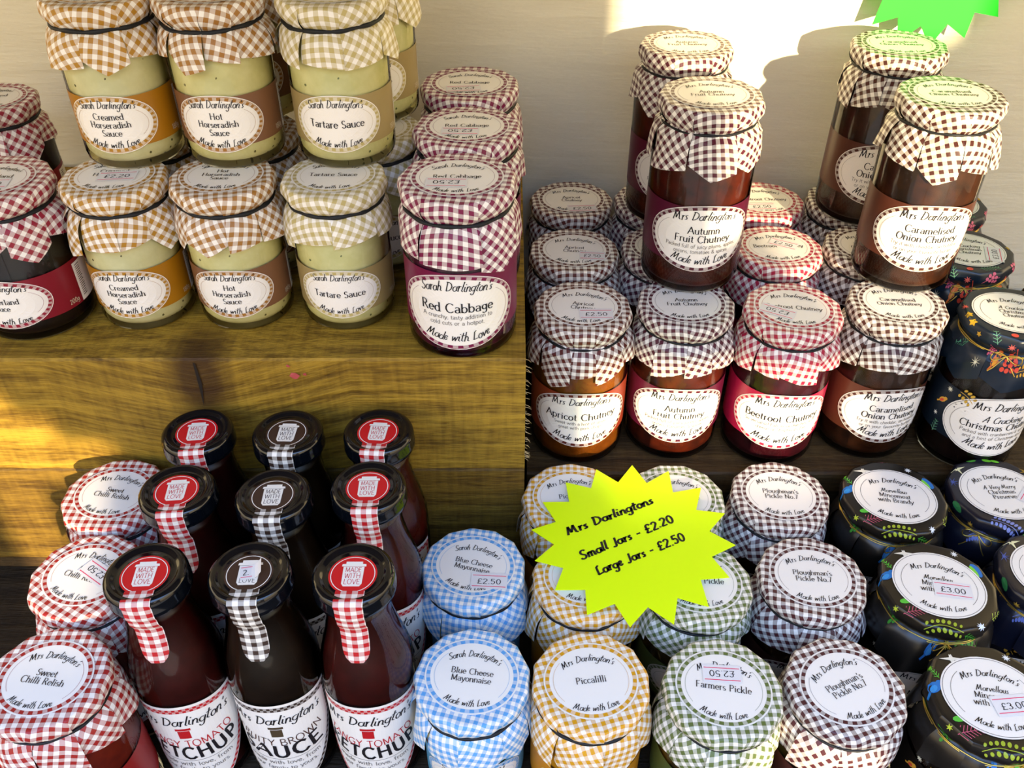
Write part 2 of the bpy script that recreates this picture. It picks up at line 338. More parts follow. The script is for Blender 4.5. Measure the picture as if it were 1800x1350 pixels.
def text(mb, s, mp, mat, cx, cy, cap, sty='serif', width=None, arc=0.0, h=0.25, rot=0.0, rng=None):
    """lettering centred at (cx, cy) of the label; mp maps (u, v, height) to the surface"""
    tbl, T, t, sh, sp, se = STY[sty]
    W = text_width(s, sty)
    kx = cap
    if width: kx = width / W; cap = min(cap, kx * 1.25)
    x0 = -W / 2 * kx; cr_, sr_ = math.cos(rot), math.sin(rot)
    def place(x, y):
        if arc:
            a = x / abs(arc)
            if arc > 0: u, v = (arc + y) * math.sin(a), (arc + y) * math.cos(a) - arc
            else: rr = -arc; u, v = (rr - y) * math.sin(a), rr - (rr - y) * math.cos(a)
        else: u, v = x, y
        return (cx + u * cr_ - v * sr_, cy + u * sr_ + v * cr_)
    for c in s:
        w, pls, ser = polylines(c, tbl)
        jit = (rng.uniform(-.04, .04) if rng else 0)
        for pl in split_sharp(pls):
            pts = [((x + y * sh), y + jit) for x, y in pl]
            n = len(pts); Lf = []; Rt_ = []
            for i in range(n):
                a = pts[max(0, i - 1)]; b = pts[min(n - 1, i + 1)]
                dx, dy = (b[0] - a[0]), (b[1] - a[1]); l = math.hypot(dx, dy) or 1; dx /= l; dy /= l
                wd = (t + (T - t) * abs(dy) ** 1.5) / 2
                ex = 0
                if n > 1 and i == 0: ex = -wd * .3
                if n > 1 and i == n - 1: ex = wd * .3
                x, y = pts[i][0] + dx * ex, pts[i][1] + dy * ex
                ky = cap / kx
                Lf.append((x - dy * wd, y + dx * wd / 1.0)); Rt_.append((x + dy * wd, y - dx * wd / 1.0))
            for i in range(n - 1):
                q = [Lf[i], Rt_[i], Rt_[i + 1], Lf[i + 1]]
                mb.poly([mp(*place(x0 + px * kx, py * cap), h) for px, py in q], mat)
        if se:
            for x, y in ser:
                q = [(x - .085, y + (.022 if y < .5 else 0)), (x - .085, y - (.022 if y >= .5 else 0)), (x + .085, y - (.022 if y >= .5 else 0)), (x + .085, y + (.022 if y < .5 else 0))]
                q = [(x - .09, y - .02), (x + .09, y - .02), (x + .09, y + .025), (x - .09, y + .025)]
                mb.poly([mp(*place(x0 + px * kx, (py + jit) * cap), h) for px, py in q], mat)
        x0 += (w + sp) * kx
def flat_map(z, rot=0.0, cx=0, cy=0):
    c, s = math.cos(rot), math.sin(rot)
    return lambda u, v, h: (cx + u * c - v * s, cy + u * s + v * c, z + h)
def cyl_map(Rr, z0, rot=0.0):
    return lambda u, v, h: ((Rr + h) * math.sin(u / Rr + rot), -(Rr + h) * math.cos(u / Rr + rot), z0 + v)
def ell_fill(mb, mp, A, B, mat, h=0.0, n=48, rings=6, cx=0, cy=0):
    P = [[mp(cx + A * k / rings * math.cos(2 * math.pi * j / n), cy + B * k / rings * math.sin(2 * math.pi * j / n), h) for j in range(n)] for k in range(rings + 1)]
    mb.grid(P, mat, closed=True)
def ell_ring(mb, mp, A, B, w, mat, h, n=64, a0=0, a1=360, mat2=None, wy=None):
    wy = wy or w; k = int(n * abs(a1 - a0) / 360)
    for i in range(k):
        t0 = R(a0 + (a1 - a0) * i / k); t1 = R(a0 + (a1 - a0) * (i + 1) / k)
        q = [(A * math.cos(t0), B * math.sin(t0)), (A * math.cos(t1), B * math.sin(t1)), ((A - w) * math.cos(t1), (B - wy) * math.sin(t1)), ((A - w) * math.cos(t0), (B - wy) * math.sin(t0))]
        mb.poly([mp(u, v, h) for u, v in q], mat if (mat2 is None or i % 2 == 0) else mat2)
def oval_label(mb, mp, A, B, K, on_lid, rng):
    dk, md = K['dk'], K['md']
    ell_fill(mb, mp, A, B, PAPER)
    if K['xmas']:
        ell_ring(mb, mp, A - 1.0, B - 1.0, .35, INK2, .08)
    else:
        if not on_lid: ell_ring(mb, mp, A - .55, B - .55, .3, dk, .08)
        ell_ring(mb, mp, A - (1.0 if on_lid else .9), B - (1.0 if on_lid else .9), 2.3, dk, .08, n=(60 if on_lid else 72), mat2=md)
        ell_ring(mb, mp, A - .9, B - .9, .22, md, .12); 
    lw = .28
    g = 6.0 if not on_lid else 5.6
    for a0, a1 in ((-38, 42), (138, 218)):
        ell_ring(mb, mp, A - g, B - g, lw, md if not K['xmas'] else INK2, .1, n=72, a0=a0, a1=a1)
    title = K['title']; nm = K['lid'] if on_lid else K['front']
    if on_lid:
        text(mb, title, mp, INK, 0, B * .50, 4.3, 'script', width=A * 1.12, arc=A * 1.0, rng=rng)
        text(mb, 'Made with Love', mp, INK, 0, -B * .80, 4.0, 'script', width=A * 1.02, arc=-A * 1.15, rng=rng)
        n = len(nm); step = 5.1 if n < 3 else 4.9
        for i, ln in enumerate(nm):
            st = 'script' if (K['xmas'] and i == 0) else 'serif'
            cap = (4.0 if n < 3 else 3.9); w = min(A * 1.32, text_width(ln, st) * cap * 1.06)
            if n == 1: cap = 4.3; w = min(A * 1.4, text_width(ln, st) * cap * 1.05)
            text(mb, ln, mp, INK if st != 'serif' else plain('dark_label_ink', (.05, .04, .035), .5, .3), 0, -cap / 2 + (n - 1) / 2 * step - i * step, cap, st, width=w)
    else:
        k = B / 26.0; sm = B < 21
        text(mb, title, mp, INK, 0, B * .585, (6.0 if not sm else 6.6) * k, 'script', width=A * (1.12 if not sm else 1.18), arc=A * 3.0, rng=rng)
        text(mb, 'Made with Love', mp, INK, 0, -B * (.76 if not sm else .80), 6.0 * k, 'script', width=A * 1.06, arc=-A * 1.9, rng=rng)
        n = len(nm); d = K['desc']
        cap = 5.3 * k; step = 6.7 * k; y0 = 4.4 * k
        if n == 1: cap = 6.2 * k; y0 = .6 * k
        if sm: cap = 5.6 * k if n > 1 else 6.6 * k; step = 7.4 * k; y0 = -cap * .45 + (n - 1) / 2 * step
        for i, ln in enumerate(nm):
            st = 'script' if (K['xmas'] and i == 0) else 'serif'
            w = min(A * 1.42, text_width(ln, st) * cap * 1.1)
            text(mb, ln, mp, INK, 0, y0 - i * step, cap, st, width=w)
        for i, ln in enumerate(d):
            text(mb, ln, mp, INK2, 0, y0 - (n - 1) * step - 4.6 * k - i * 4.2 * k, 2.9 * k, 'sans', width=min(A * 1.42, text_width(ln, 'sans') * 2.9 * k * 1.1))

# ------------------------------------------------------------------ products
def KIND(name, dark, band, fill, title, lid, front, desc=(), xmas=None, cell=2.9, fscale=90, specks=None, small=False):
    dk = hx(dark); wh = (0.84, 0.80, 0.71); md = [w * .42 + d * .58 for w, d in zip(wh, dk)]
    return dict(name=name, dark=dk, cover=gingham(name, dk, cell), dk=plain('print_' + name, dk, .45, .3), md=plain('tint_' + name, md, .45, .3),
                band=plain('wrap_' + name, hx(band), .38, .4, noise=.06), fill=filling_mat(name, hx(fill[0]), hx(fill[1]), fscale, specks), title=title, lid=lid, front=front, desc=desc, xmas=xmas, small=small)
MD, SD = "Mrs Darlington's", "Sarah Darlington's"
K = dict(
 cre=KIND('ochre', '#a8781e', '#a06a08', ('#cfc593', '#ddd3a4'), SD, ['Creamed', 'Horseradish', 'Sauce'], ['Creamed', 'Horseradish', 'Sauce'], specks=(.10, .09, .03), small=True),
 hot=KIND('tan', '#9a6a2c', '#765034', ('#cfc487', '#ddd298'), SD, ['Hot', 'Horseradish', 'Sauce'], ['Hot', 'Horseradish', 'Sauce'], specks=(.16, .13, .04), small=True),
 tar=KIND('khaki', '#b5a468', '#968252', ('#cdc486', '#dcd39a'), SD, ['Tartare Sauce'], ['Tartare Sauce'], specks=(.14, .15, .05), small=True),
 cum=KIND('maroon', '#8c1c30', '#7a0c20', ('#0c0508', '#1a080c'), SD, ['Cumberland', 'Sauce'], ['Cumberland', 'Sauce'], small=True),
 cab=KIND('magenta', '#74103f', '#6a0838', ('#24040f', '#540c34'), SD, ['Red Cabbage'], ['Red Cabbage'], ['A crunchy, tasty addition to', 'cold cuts or a hotpot.'], fscale=120),
 apr=KIND('chestnut', '#561e18', '#7c2e1a', ('#582a06', '#78400c'), MD, ['Apricot', 'Chutney'], ['Apricot Chutney'], ['Sweet with a hint of spice,', 'great with pork chops'], cell=2.8),
 aut=KIND('plum', '#4c1626', '#4c0a26', ('#2c0d06', '#501808'), MD, ['Autumn', 'Fruit Chutney'], ['Autumn', 'Fruit Chutney'], ['Packed full of juicy plums, apples,', 'onions, tomatoes & spices'], cell=2.8),
 bee=KIND('crimson', '#a01838', '#860a32', ('#22040c', '#3a0814'), MD, ['Beetroot Chutney'], ['Beetroot Chutney'], ['So versatile! Fab in sandwiches, with', "cheese or Shepherd's Pie"], cell=2.8),
 car=KIND('chocolate', '#45211a', '#4a2416', ('#25120a', '#402010'), MD, ['Caramelised', 'Onion Chutney'], ['Caramelised', 'Onion Chutney'], ['Try it with cheddar, on hotdogs', 'or on your favourite burger'], cell=2.8),
 rel=KIND('red', '#9c2420', '#8c1e1c', ('#5c140c', '#742010'), MD, ['Sweet', 'Chilli Relish'], ['Sweet', 'Chilli Relish']),
 may=KIND('blue', '#5a9bd0', '#4f8fae', ('#c8c070', '#d6cf86'), SD, ['Blue Cheese', 'Mayonnaise'], ['Blue Cheese', 'Mayonnaise'], cell=2.5),
 pic=KIND('amber', '#cf9414', '#c08018', ('#b07a10', '#c8921c'), MD, ['Piccalilli'], ['Piccalilli'], cell=2.6),
 far=KIND('olive', '#5c6a34', '#4c5a2a', ('#3a2a10', '#5a4418'), MD, ['Farmers Pickle'], ['Farmers Pickle'], cell=2.6),
 plo=KIND('umber', '#4a2024', '#3c1a18', ('#2a1208', '#3a1a0a'), MD, ["Ploughman's", 'Pickle No.7'], ["Ploughman's", 'Pickle No.7'], cell=2.8),
 chr=KIND('teal', '#101e2c', '#0c1824', ('#0a0406', '#160808'), MD, ['A Cracking', 'Christmas', 'Chutney'], ['A Cracking', 'Christmas Chutney'], ['Packed with cranberries & apples', 'and a hint of Christmas spice'], xmas='C'),
 min=KIND('charcoal', '#181512', '#14110e', ('#0c0604', '#180c06'), MD, ['Marvellous', 'Mincemeat', 'with Brandy'], ['Marvellous', 'Mincemeat'], xmas='M'),
 pre=KIND('indigo', '#0f1220', '#0c0f1c', ('#0c0406', '#1c080c'), MD, ['A Very Merry', 'Christmas', 'Preserve'], ['A Very Merry', 'Christmas Preserve'], xmas='P'),
)
for k in ('chr', 'min', 'pre'):
    K[k]['cover'] = plain('printed_wrap_' + K[k]['name'], K[k]['dark'], .3, .5, noise=.25)

# Christmas motifs: flat print laid on the wrapper
def P_(c): return plain('motif_' + c.strip('#'), hx(c), .4, .3)
def m_star(mb, S, u, v, r, rot, c, n=8, inner=.4):
    pts = []
    for i in range(2 * n):
        a = rot + math.pi * i / n; q = r if i % 2 == 0 else r * inner
        pts.append(S(u + q * math.cos(a), v + q * math.sin(a), .3))
    ctr = S(u, v, .3); m = P_(c)
    for i in range(2 * n): mb.poly([ctr, pts[i], pts[(i + 1) % (2 * n)]], m)
def m_oval(mb, S, u, v, a, b, rot, c, h=.3):
    m = P_(c); pts = []
    for i in range(10):
        t = 2 * math.pi * i / 10; x, y = a * math.cos(t), b * math.sin(t)
        pts.append(S(u + x * math.cos(rot) - y * math.sin(rot), v + x * math.sin(rot) + y * math.cos(rot), h))
    ctr = S(u, v, h)
    for i in range(10): mb.poly([ctr, pts[i], pts[(i + 1) % 10]], m)
def m_line(mb, S, p, w, c, h=.3):
    m = P_(c)
    for a, b in zip(p[:-1], p[1:]):
        dx, dy = b[0] - a[0], b[1] - a[1]; l = math.hypot(dx, dy) or 1; nx, ny = -dy / l * w / 2, dx / l * w / 2
        mb.poly([S(a[0] + nx, a[1] + ny, h), S(a[0] - nx, a[1] - ny, h), S(b[0] - nx, b[1] - ny, h), S(b[0] + nx, b[1] + ny, h)], m)
def m_fern(mb, S, u, v, L_, rot, c, n=8, w=.38):
    n = max(4, int(n * .8))
    c_, s_ = math.cos(rot), math.sin(rot); T = lambda x, y: (u + x * c_ - y * s_, v + x * s_ + y * c_)
    m_line(mb, S, [T(L_ * i / 5, 0) for i in range(6)], w, c)
    for i in range(n):
        x = L_ * (i + .4) / n; q = L_ * .26 * (1 - i / n * .55)
        for sg in (-1, 1): m_line(mb, S, [T(x, 0), T(x + q * .8, sg * q)], w, c)
def m_sprig(mb, S, u, v, L_, rot, c, n=8):
    c_, s_ = math.cos(rot), math.sin(rot); T = lambda x, y: (u + x * c_ - y * s_, v + x * s_ + y * c_)
    cv = lambda x: .12 * L_ * math.sin(x / L_ * math.pi)
    m_line(mb, S, [T(L_ * i / 8, cv(L_ * i / 8)) for i in range(9)], .5, c)
    for i in range(n):
        x = L_ * (i + .6) / n; r_ = 1.0 + .75 * math.sin(math.pi * (i + 1) / (n + 1))
        for sg in (-1, 1):
            p = T(x, cv(x) + sg * 3.4); m_oval(mb, S, p[0], p[1], r_ * 1.05, r_ * .68, rot + sg * 1.2, c)
def m_berries(mb, S, u, v, r, c, rot=0):
    for i, (x, y) in enumerate(((0, 0), (2.1, .6), (-2.1, .5), (1.1, -2), (-1.1, -2.1), (3.2, -1.6), (-3.2, -1.5), (0, 2))):
        m_oval(mb, S, u + x * r, v + y * r, r, r, 0, c)
    m_line(mb, S, [(u, v + 2 * r), (u + r, v + 6 * r)], .4, c); m_line(mb, S, [(u + 2 * r, v), (u + r, v + 6 * r)], .4, c)
def m_bird(mb, S, u, v, r, c, c2):
    m_oval(mb, S, u, v, r * 1.5, r * .85, .7, c); m_oval(mb, S, u + r * 1.0, v + r * 1.0, r * .6, r * .55, 0, c)
    m_oval(mb, S, u - r * .2, v - r * .3, r * .9, r * .45, .8, c2, .4); m_line(mb, S, [(u - r, v - r), (u - r * 2, v - r * 1.8)], r * .5, c)
def motifs(mb, S, style):
    if style == 'M':
        m_sprig(mb, S, -14, -37, 24, .05, '#9cae30', 7); m_fern(mb, S, -26, -28, 17, .35, '#c05a72', 9); m_fern(mb, S, -8, 36, -13, 3.6, '#a8606c', 7)
        m_star(mb, S, 21, -29, 3.0, .2, '#dfe6ee'); m_star(mb, S, 14, 29, 2.8, .1, '#dfe2e0'); m_star(mb, S, -34, 16, 2.6, 0, '#7cc832'); m_star(mb, S, -30, -24, 2.4, .3, '#b8c83c', 6)
        m_star(mb, S, -19, 23, 7.5, .15, '#e0dccc', 4, .22); m_bird(mb, S, -33, 1, 3.6, '#1f6cb0', '#2f88c8'); m_oval(mb, S, 26, 17, 6, 2.9, -1.1, '#2a70b8'); m_oval(mb, S, 24.5, 16, 5, 1.6, -1.1, '#7ccc3c', .42)
        m_oval(mb, S, -23, -18, 4, 2, .3, '#58b83c'); m_fern(mb, S, 30, -22, 11, .9, '#b8c84c', 5); m_fern(mb, S, 12, -38, 10, -.1, '#4fa832', 5); m_fern(mb, S, -29, 8, 8, 2.2, '#58b83c', 5)
        m_berries(mb, S, -38, -30, 1.5, '#3c8c2c'); m_oval(mb, S, -46, -6, 5.5, 2.6, 1.5, '#2c8c3c'); m_star(mb, S, 38, -30, 3.5, 0, '#d8dce4', 4, .3); m_berries(mb, S, 30, -46, 1.7, '#4c9c2c'); m_bird(mb, S, -8, -56, 4, '#2a6cb0', '#3c88c0')
        m_fern(mb, S, 44, -8, 12, -1.2, '#b05868', 7); m_star(mb, S, 6, -52, 3, .2, '#c8b83c', 6); m_oval(mb, S, 18, -50, 5, 2.4, .2, '#58b83c')
    elif style == 'P':
        m_sprig(mb, S, -20, -26, 22, -.75, '#7c88c4'); m_star(mb, S, -31, 12, 5, .1, '#46589c', 8, .2); m_star(mb, S, -22, 25, 7, .3, '#dcd8a8', 4, .22); m_oval(mb, S, 4, 33, 3.4, 1.7, -.2, '#6cc030'); m_oval(mb, S, 10, 32, 3.2, 1.5, -.4, '#6cc030'); m_oval(mb, S, -8, 33.5, 4, 1.2, 0, '#4c9c34')
        m_star(mb, S, 10, -38, 7, .4, '#c89a1c', 5, .35); m_star(mb, S, 26, -28, 5, .2, '#5060a0', 8, .2); m_oval(mb, S, -38, -10, 5, 2.4, 1.4, '#2a6c3c'); m_star(mb, S, -36, -26, 3, 0, '#b8983c', 7); m_sprig(mb, S, -44, -34, 18, -.5, '#5c6cb0')
        m_star(mb, S, 28, 20, 5, .2, '#9c7c28', 6, .3); m_fern(mb, S, -10, -52, 16, -.1, '#46589c', 7)
    else:
        m_fern(mb, S, -18, -37, 11, 1.55, '#6aa080', 6); m_fern(mb, S, 2, -28, 15, .2, '#5c9470', 9); m_star(mb, S, -8, -40, 3.2, .2, '#d8685c'); m_berries(mb, S, -24, -42, 1.0, '#d0607c'); m_berries(mb, S, -6, -54, 2.3, '#e0503c')
        m_star(mb, S, -32, -8, 3.4, .5, '#c8a028', 5, .55); m_star(mb, S, -31, -16, 3.2, .8, '#c8a028', 5, .55); m_star(mb, S, -33, 2, 3, .1, '#c05040', 8, .3); m_star(mb, S, -30, -26, 2.4, .5, '#b89030', 5, .5)
        m_bird(mb, S, -20, -50, 3.8, '#e07838', '#e8a038'); m_oval(mb, S, -6, -29.5, 2.6, 2.2, .3, '#d84c3c'); m_berries(mb, S, 12, -36, 1.4, '#d86880'); m_line(mb, S, [(4, -42), (10, -38), (18, -34)], .5, '#c86878')
        m_star(mb, S, -38, -46, 5, .1, '#ddd8b8', 9, .2); m_sprig(mb, S, 2, -60, 20, .1, '#d8a038', 6); m_fern(mb, S, 18, -46, 12, .7, '#5c9470', 7); m_star(mb, S, 28, -32, 3.4, .2, '#d8685c'); m_berries(mb, S, 32, -18, 1.3, '#d86880')
        m_fern(mb, S, -44, -26, 12, 2.4, '#4c8c68', 7); m_star(mb, S, 33, 6, 3, .4, '#c8a028', 5, .5); m_star(mb, S, 20, 30, 3, .2, '#d0607c'); m_fern(mb, S, -10, 32, 12, .1, '#5c9470', 7); m_bird(mb, S, 34, -40, 3.6, '#e07838', '#e8a038')

class Cover:
    """a paper cloth folded over a lid and gathered by a band; local z = 0 is the top of the lid"""
    def __init__(s, Rt, side, skirt, seed, n=None, Rb=36):
        s.Rb = Rb
        s.Rt, s.side, s.sk = Rt, side, skirt; s.rng = random.Random(seed)
        s.n = n or s.rng.choice((8, 9, 10)); s.off = s.rng.uniform(0, 6.28)
        s.rel = [s.rng.uniform(.75, 1.25) for _ in range(s.n)]
        tot = sum(s.rel); s.edges = [s.off]
        for q in s.rel: s.edges.append(s.edges[-1] + q / tot * 2 * math.pi)
        s.saw = [s.rng.uniform(.4, 1.0) * s.rng.choice((-1, 1, 1)) for _ in range(s.n)]
        s.flare = [s.rng.uniform(-.02, .10) for _ in range(s.n)]
        s.flare[s.rng.randrange(s.n)] += .08
        s.len = [s.rng.uniform(-4.5, 2.0) for _ in range(s.n)]; s.slope = [s.rng.uniform(-5, 5) for _ in range(s.n)]
        s.peak = [s.rng.random() < .45 for _ in range(s.n)]
        s.ph = s.rng.uniform(0, 6.28); s.np = 11 + s.rng.choice((0, 1, 2)); s.s1 = Rt - 2.5; s.s2 = s.s1 + 3.93; s.s3 = s.s2 + side - 2.5
        s.ca = s.rng.uniform(0, 6); s.cb = s.rng.uniform(0, 6)
    def panel(s, th):
        t = (th - s.off) % (2 * math.pi) + s.off
        for k in range(s.n):
            if t <= s.edges[k + 1] + 1e-9: return k, t
        return s.n - 1, t
    def pos(s, q, th, k=None, h=0.0, lift=0.0):
        if k is None: k, t = s.panel(th)
        else: t = th
        e0, e1 = s.edges[k], s.edges[k + 1]; ph = (t - e0) / (e1 - e0) - .5
        Rt = s.Rt; pd = 2 * math.pi / s.np; a = ((t + s.ph) % pd) - pd / 2
        pf = math.cos(pd / 2) / math.cos(a); 
        if q <= s.s1: r = q; z = .25 * math.sin(q * .25 + 3 * t + s.ca) * min(1, max(0, (q - Rt * .84) / 5)); hz = h; hr = 0
        elif q <= s.s2: aa = (q - s.s1) / 3.93 * math.pi / 2; r = s.s1 + 2.5 * math.sin(aa); z = -2.5 * (1 - math.cos(aa)); hz = h * math.cos(aa); hr = h * math.sin(aa)
        elif q <= s.s3:
            tt = (q - s.s2) / (s.s3 - s.s2); r = Rt + .9 * math.sin(math.pi * min(1, tt * 1.15)) - 4.2 * tt ** 2.6
            r += tt * (.9 * s.saw[k] * 2 * ph) + .35 * tt * math.sin(23 * t + s.ca) + .25 * math.sin(math.pi * tt) * math.sin(9 * t + s.cb + tt * 4)
            z = -2.5 - (s.side - 2.5) * tt; hz = 0; hr = h
        else:
            w = q - s.s3; r = Rt - 4.2 + 6.0 * (1 - math.exp(-w / 4.5)) + w * (.04 + s.flare[k] * (1.2 - abs(ph)))
            am = min(1, w / 8); r += am * (1.7 * s.saw[k] * 2 * ph) + .35 * (1 - am * .6) * math.sin(23 * t + s.ca) + .5 * am * math.sin(5 * t + w * .12 + s.cb)
            z = -s.side - w * .95; hz = 0; hr = h
            if w > 5: r = max(r, min(s.Rb + .8, s.Rb - 5 + w) + .25 * math.sin(17 * t + s.ca))
        wt = min(1.0, max(0.0, (q - Rt * .8) / (Rt * .2))) * (1 if q < s.s2 else max(.25, 1 - (q - s.s2) / 14))
        r *= 1 + (pf - .985) * wt * 1.2
        r += hr
        return (r * math.cos(th), r * math.sin(th), z + hz)
    def uvmap(s, q, th, k):
        e0, e1 = s.edges[k], s.edges[k + 1]; tc = (e0 + e1) / 2; f = th - tc
        p = s.pos(q, th, k); r = q if q <= s.s1 else min(q, s.Rt if q < s.s3 else s.Rt + 2)
        x, y = q - r * (1 - math.cos(f)), r * math.sin(f)
        return (x * math.cos(tc) - y * math.sin(tc), x * math.sin(tc) + y * math.cos(tc))
    def skirt_end(s, k, ph):
        L_ = s.sk + s.len[k] + s.slope[k] * 2 * ph
        if s.peak[k]: L_ += 7.5 * (.5 - abs(ph)) * 2
        return s.s3 + max(8, L_)
    def mesh(s, mat, rough=False, gr=None):
        mb = MB(); gr = gr
        for k in range(s.n):
            e0, e1 = s.edges[k], s.edges[k + 1]; m = 10
            ths = [e0 + (e1 - e0) * j / m for j in range(m + 1)]
            base = [0.01, s.Rt * .45, s.Rt * .8, s.Rt * .9, s.s1, s.s1 + 1.3, s.s1 + 2.6, s.s2] + [s.s2 + (s.s3 - s.s2) * i / 6 for i in range(1, 7)]
            P = []; UV = []
            for i in range(len(base) + 9):
                row = []; ur = []
                for j, th in enumerate(ths):
                    ph = j / m - .5
                    if i < len(base): q = base[i]
                    else: q = s.s3 + (s.skirt_end(k, ph) - s.s3) * ((i - len(base) + 1) / 9) ** 1.1
                    row.append(s.pos(q, th, k)); u, v = s.uvmap(q, th, k)
                    if gr: u, v = u * math.cos(gr) + v * math.sin(gr), -u * math.sin(gr) + v * math.cos(gr)
                    ur.append((u + 300, v + 300))
                P.append(row); UV.append(ur)
            mb.grid(P, mat, UV)
        return mb
def rounded_price(mb, mp, cx, cy, rot, w, h_, txt, flip=False, z=.35):
    c, s_ = math.cos(rot), math.sin(rot)
    f = lambda u, v, h: mp(cx + u * c - v * s_, cy + u * s_ + v * c, h + z)
    mb.grid([[f(-w / 2 + w * i / 6, -h_ / 2 + h_ * j / 4, .0) for i in range(7)] for j in range(5)], STICK)
    for y in (.32, -.36):
        mb.poly([f(-w * .46, h_ * y - .25, .06), (f(w * .46, h_ * y - .25, .06)), f(w * .46, h_ * y + .25, .06), f(-w * .46, h_ * y + .25, .06)], PINK)
    text(mb, txt, f, INK, 0, -h_ * .2 if not flip else h_ * .16, 4.0, 'sans', width=w * .66, h=.1, rot=math.pi if flip else 0)
def make_jar(kind, X, Y, zb, H, Rb, Rt, label, group, seed, yaw=0.0, lrot=0.0, sticker=None, la=28.3, lb=25.8, side=15.0, skirt=22.0, body=True, name=None, gr=None, nopan=None, glassy=True):
    k = K[kind]; rng = random.Random(seed * 7 + 1)
    root = thing(name or 'sauce_jar', label, 'jar', (X, Y, zb), 0, group)
    zt = H - side
    # glass
    g = MB(); sh = zt - 3
    prof = [(0.1, 1.2), (Rb * .55, 1.0), (Rb - 5.5, .0), (Rb - 2.2, .9), (Rb - .6, 3.4), (Rb, 7.0), (Rb, sh - 12), (Rb - .8, sh - 8.5), (Rb - 3, sh - 4.5), (Rt - 6, sh - 1), (Rt - 6, H - 2.5)]
    g.lathe(prof, GLASS, 48); g.build('jar_glass', root, True)
    c = MB(); ci = 1.4
    prof = [(0.1, 4.5), (Rb - 7, 4.0), (Rb - 3.6, 5.4), (Rb - ci - .3, 8.5), (Rb - ci, 12), (Rb - ci, sh - 12.5), (Rb - 3.5, sh - 6.5), (Rt - 8, sh - 2.5), (.1, sh - 2.2)]
    c.lathe(prof, k['fill'], 40); c.build('filling', root, True)
    # wrap label
    small = H < 108 and kind in ('cre', 'hot', 'tar', 'cum')
    if kind == 'cab': A, B, zc, w0, w1 = 41, 28, 37.5, 20, 66
    elif small: A, B, zc, w0, w1 = (29.5 if Rb < 33 else 33), 18.4, 30.5, 16, 47.5
    elif H < 108: A, B, zc, w0, w1 = 35, 20, 33, 14, 50
    else: A, B, zc, w0, w1 = 40.5, 26, 46, 26, 70
    if kind in ('chr',): A += 2; B += 2
    lm = MB(); mp = cyl_map(Rb + .12, zc, yaw); hw = math.pi * .78 * Rb
    n = 44
    lm.grid([[mp(-hw + 2 * hw * i / n, w0 - zc, 0) for i in range(n + 1)], [mp(-hw + 2 * hw * i / n, w1 - zc, 0) for i in range(n + 1)]], k['band'])
    wrap = lm.build('wrap_label', root, True); rz = 0
    om = MB(); mp2 = cyl_map(Rb + .32, zc, yaw); oval_label(om, mp2, A, B, k, False, rng)
    if small:
        text(om, '200g' if kind == 'cum' else '180g', mp2, plain('pale_print', (.6, .52, .38), .5, .3), A + 13, -B * .62, 3.4, 'sans')
        bx = A + 24                                     # white back panel with its lines of print and bar code
        om.grid([[mp2(bx - 4 + 20 * i / 6, -14 + 28 * j, -.05) for i in range(7)] for j in (0, 1)], PAPER)
        for i in range(16): om.poly([mp2(bx - 2, -11 + i * 1.5, .05), mp2(bx + rng.uniform(1, 3), -11 + i * 1.5, .05), mp2(bx + 3, -11 + i * 1.5 + rng.uniform(.4, 1.0), .05), mp2(bx - 2, -11 + i * 1.5 + .6, .05)], INK2)
    if k['xmas']:
        S2 = lambda u, v, h: mp2(u, v, h - .3)
        for (u, v, t) in ((-44, 20, 0), (-47, 8, 1), (-49, -6, 2), (-46, -17, 3), (-36, 23, 4), (44, 18, 1), (47, 2, 0), (46, -14, 3)):
            if t == 0: m_star(om, S2, u, v, 2.6, .2, '#dcd8c0')
            elif t == 1: m_bird(om, S2, u, v, 2.4, '#d8a038', '#d84c38')
            elif t == 2: m_star(om, S2, u, v, 2.2, .5, '#d8d8d0', 6)
            elif t == 3: m_fern(om, S2, u, v - 5, 11, 1.5, '#6aa080', 6)
            else: m_sprig(om, S2, u, v, 12, -.5, '#c8a038', 4)
    fl = om.build('front_label', wrap)
    # cover
    cv = Cover(Rt, side, skirt, seed, nopan, Rb)
    cm = cv.mesh(k['cover'], gr=gr if gr is not None else lrot * .0 + rng.uniform(-.25, .25) + lrot)
    co = cm.build('paper_cover', root, True, loc=(0, 0, H))
    try:
        co.data.set_sharp_from_angle(angle=R(32))
    except Exception: pass
    lm = MB(); lid = flat_map(.45, lrot)
    oval_label(lm, lid, la, lb, k, True, rng)
    if k['xmas']:
        cl, sl = math.cos(lrot), math.sin(lrot)
        S = lambda u, v, h: cv.pos(math.hypot(u, v), math.atan2(u * sl + v * cl, u * cl - v * sl), None, h)
        mm = MB(); motifs(mm, S, k['xmas']); tag(mm.build('printed_motifs', co), kind='stuff')
    ll = lm.build('lid_label', co)
    if sticker:
        txt, sx, sy, srot, flip, sw, shh = sticker
        sm = MB(); rounded_price(sm, lid, sx, sy, srot, sw, shh, txt, flip); so = sm.build('price_sticker', co); so['label'] = 'small white price sticker with pink lines'
    # band
    bm = MB(); N = 64; rb = Rt - 3.5
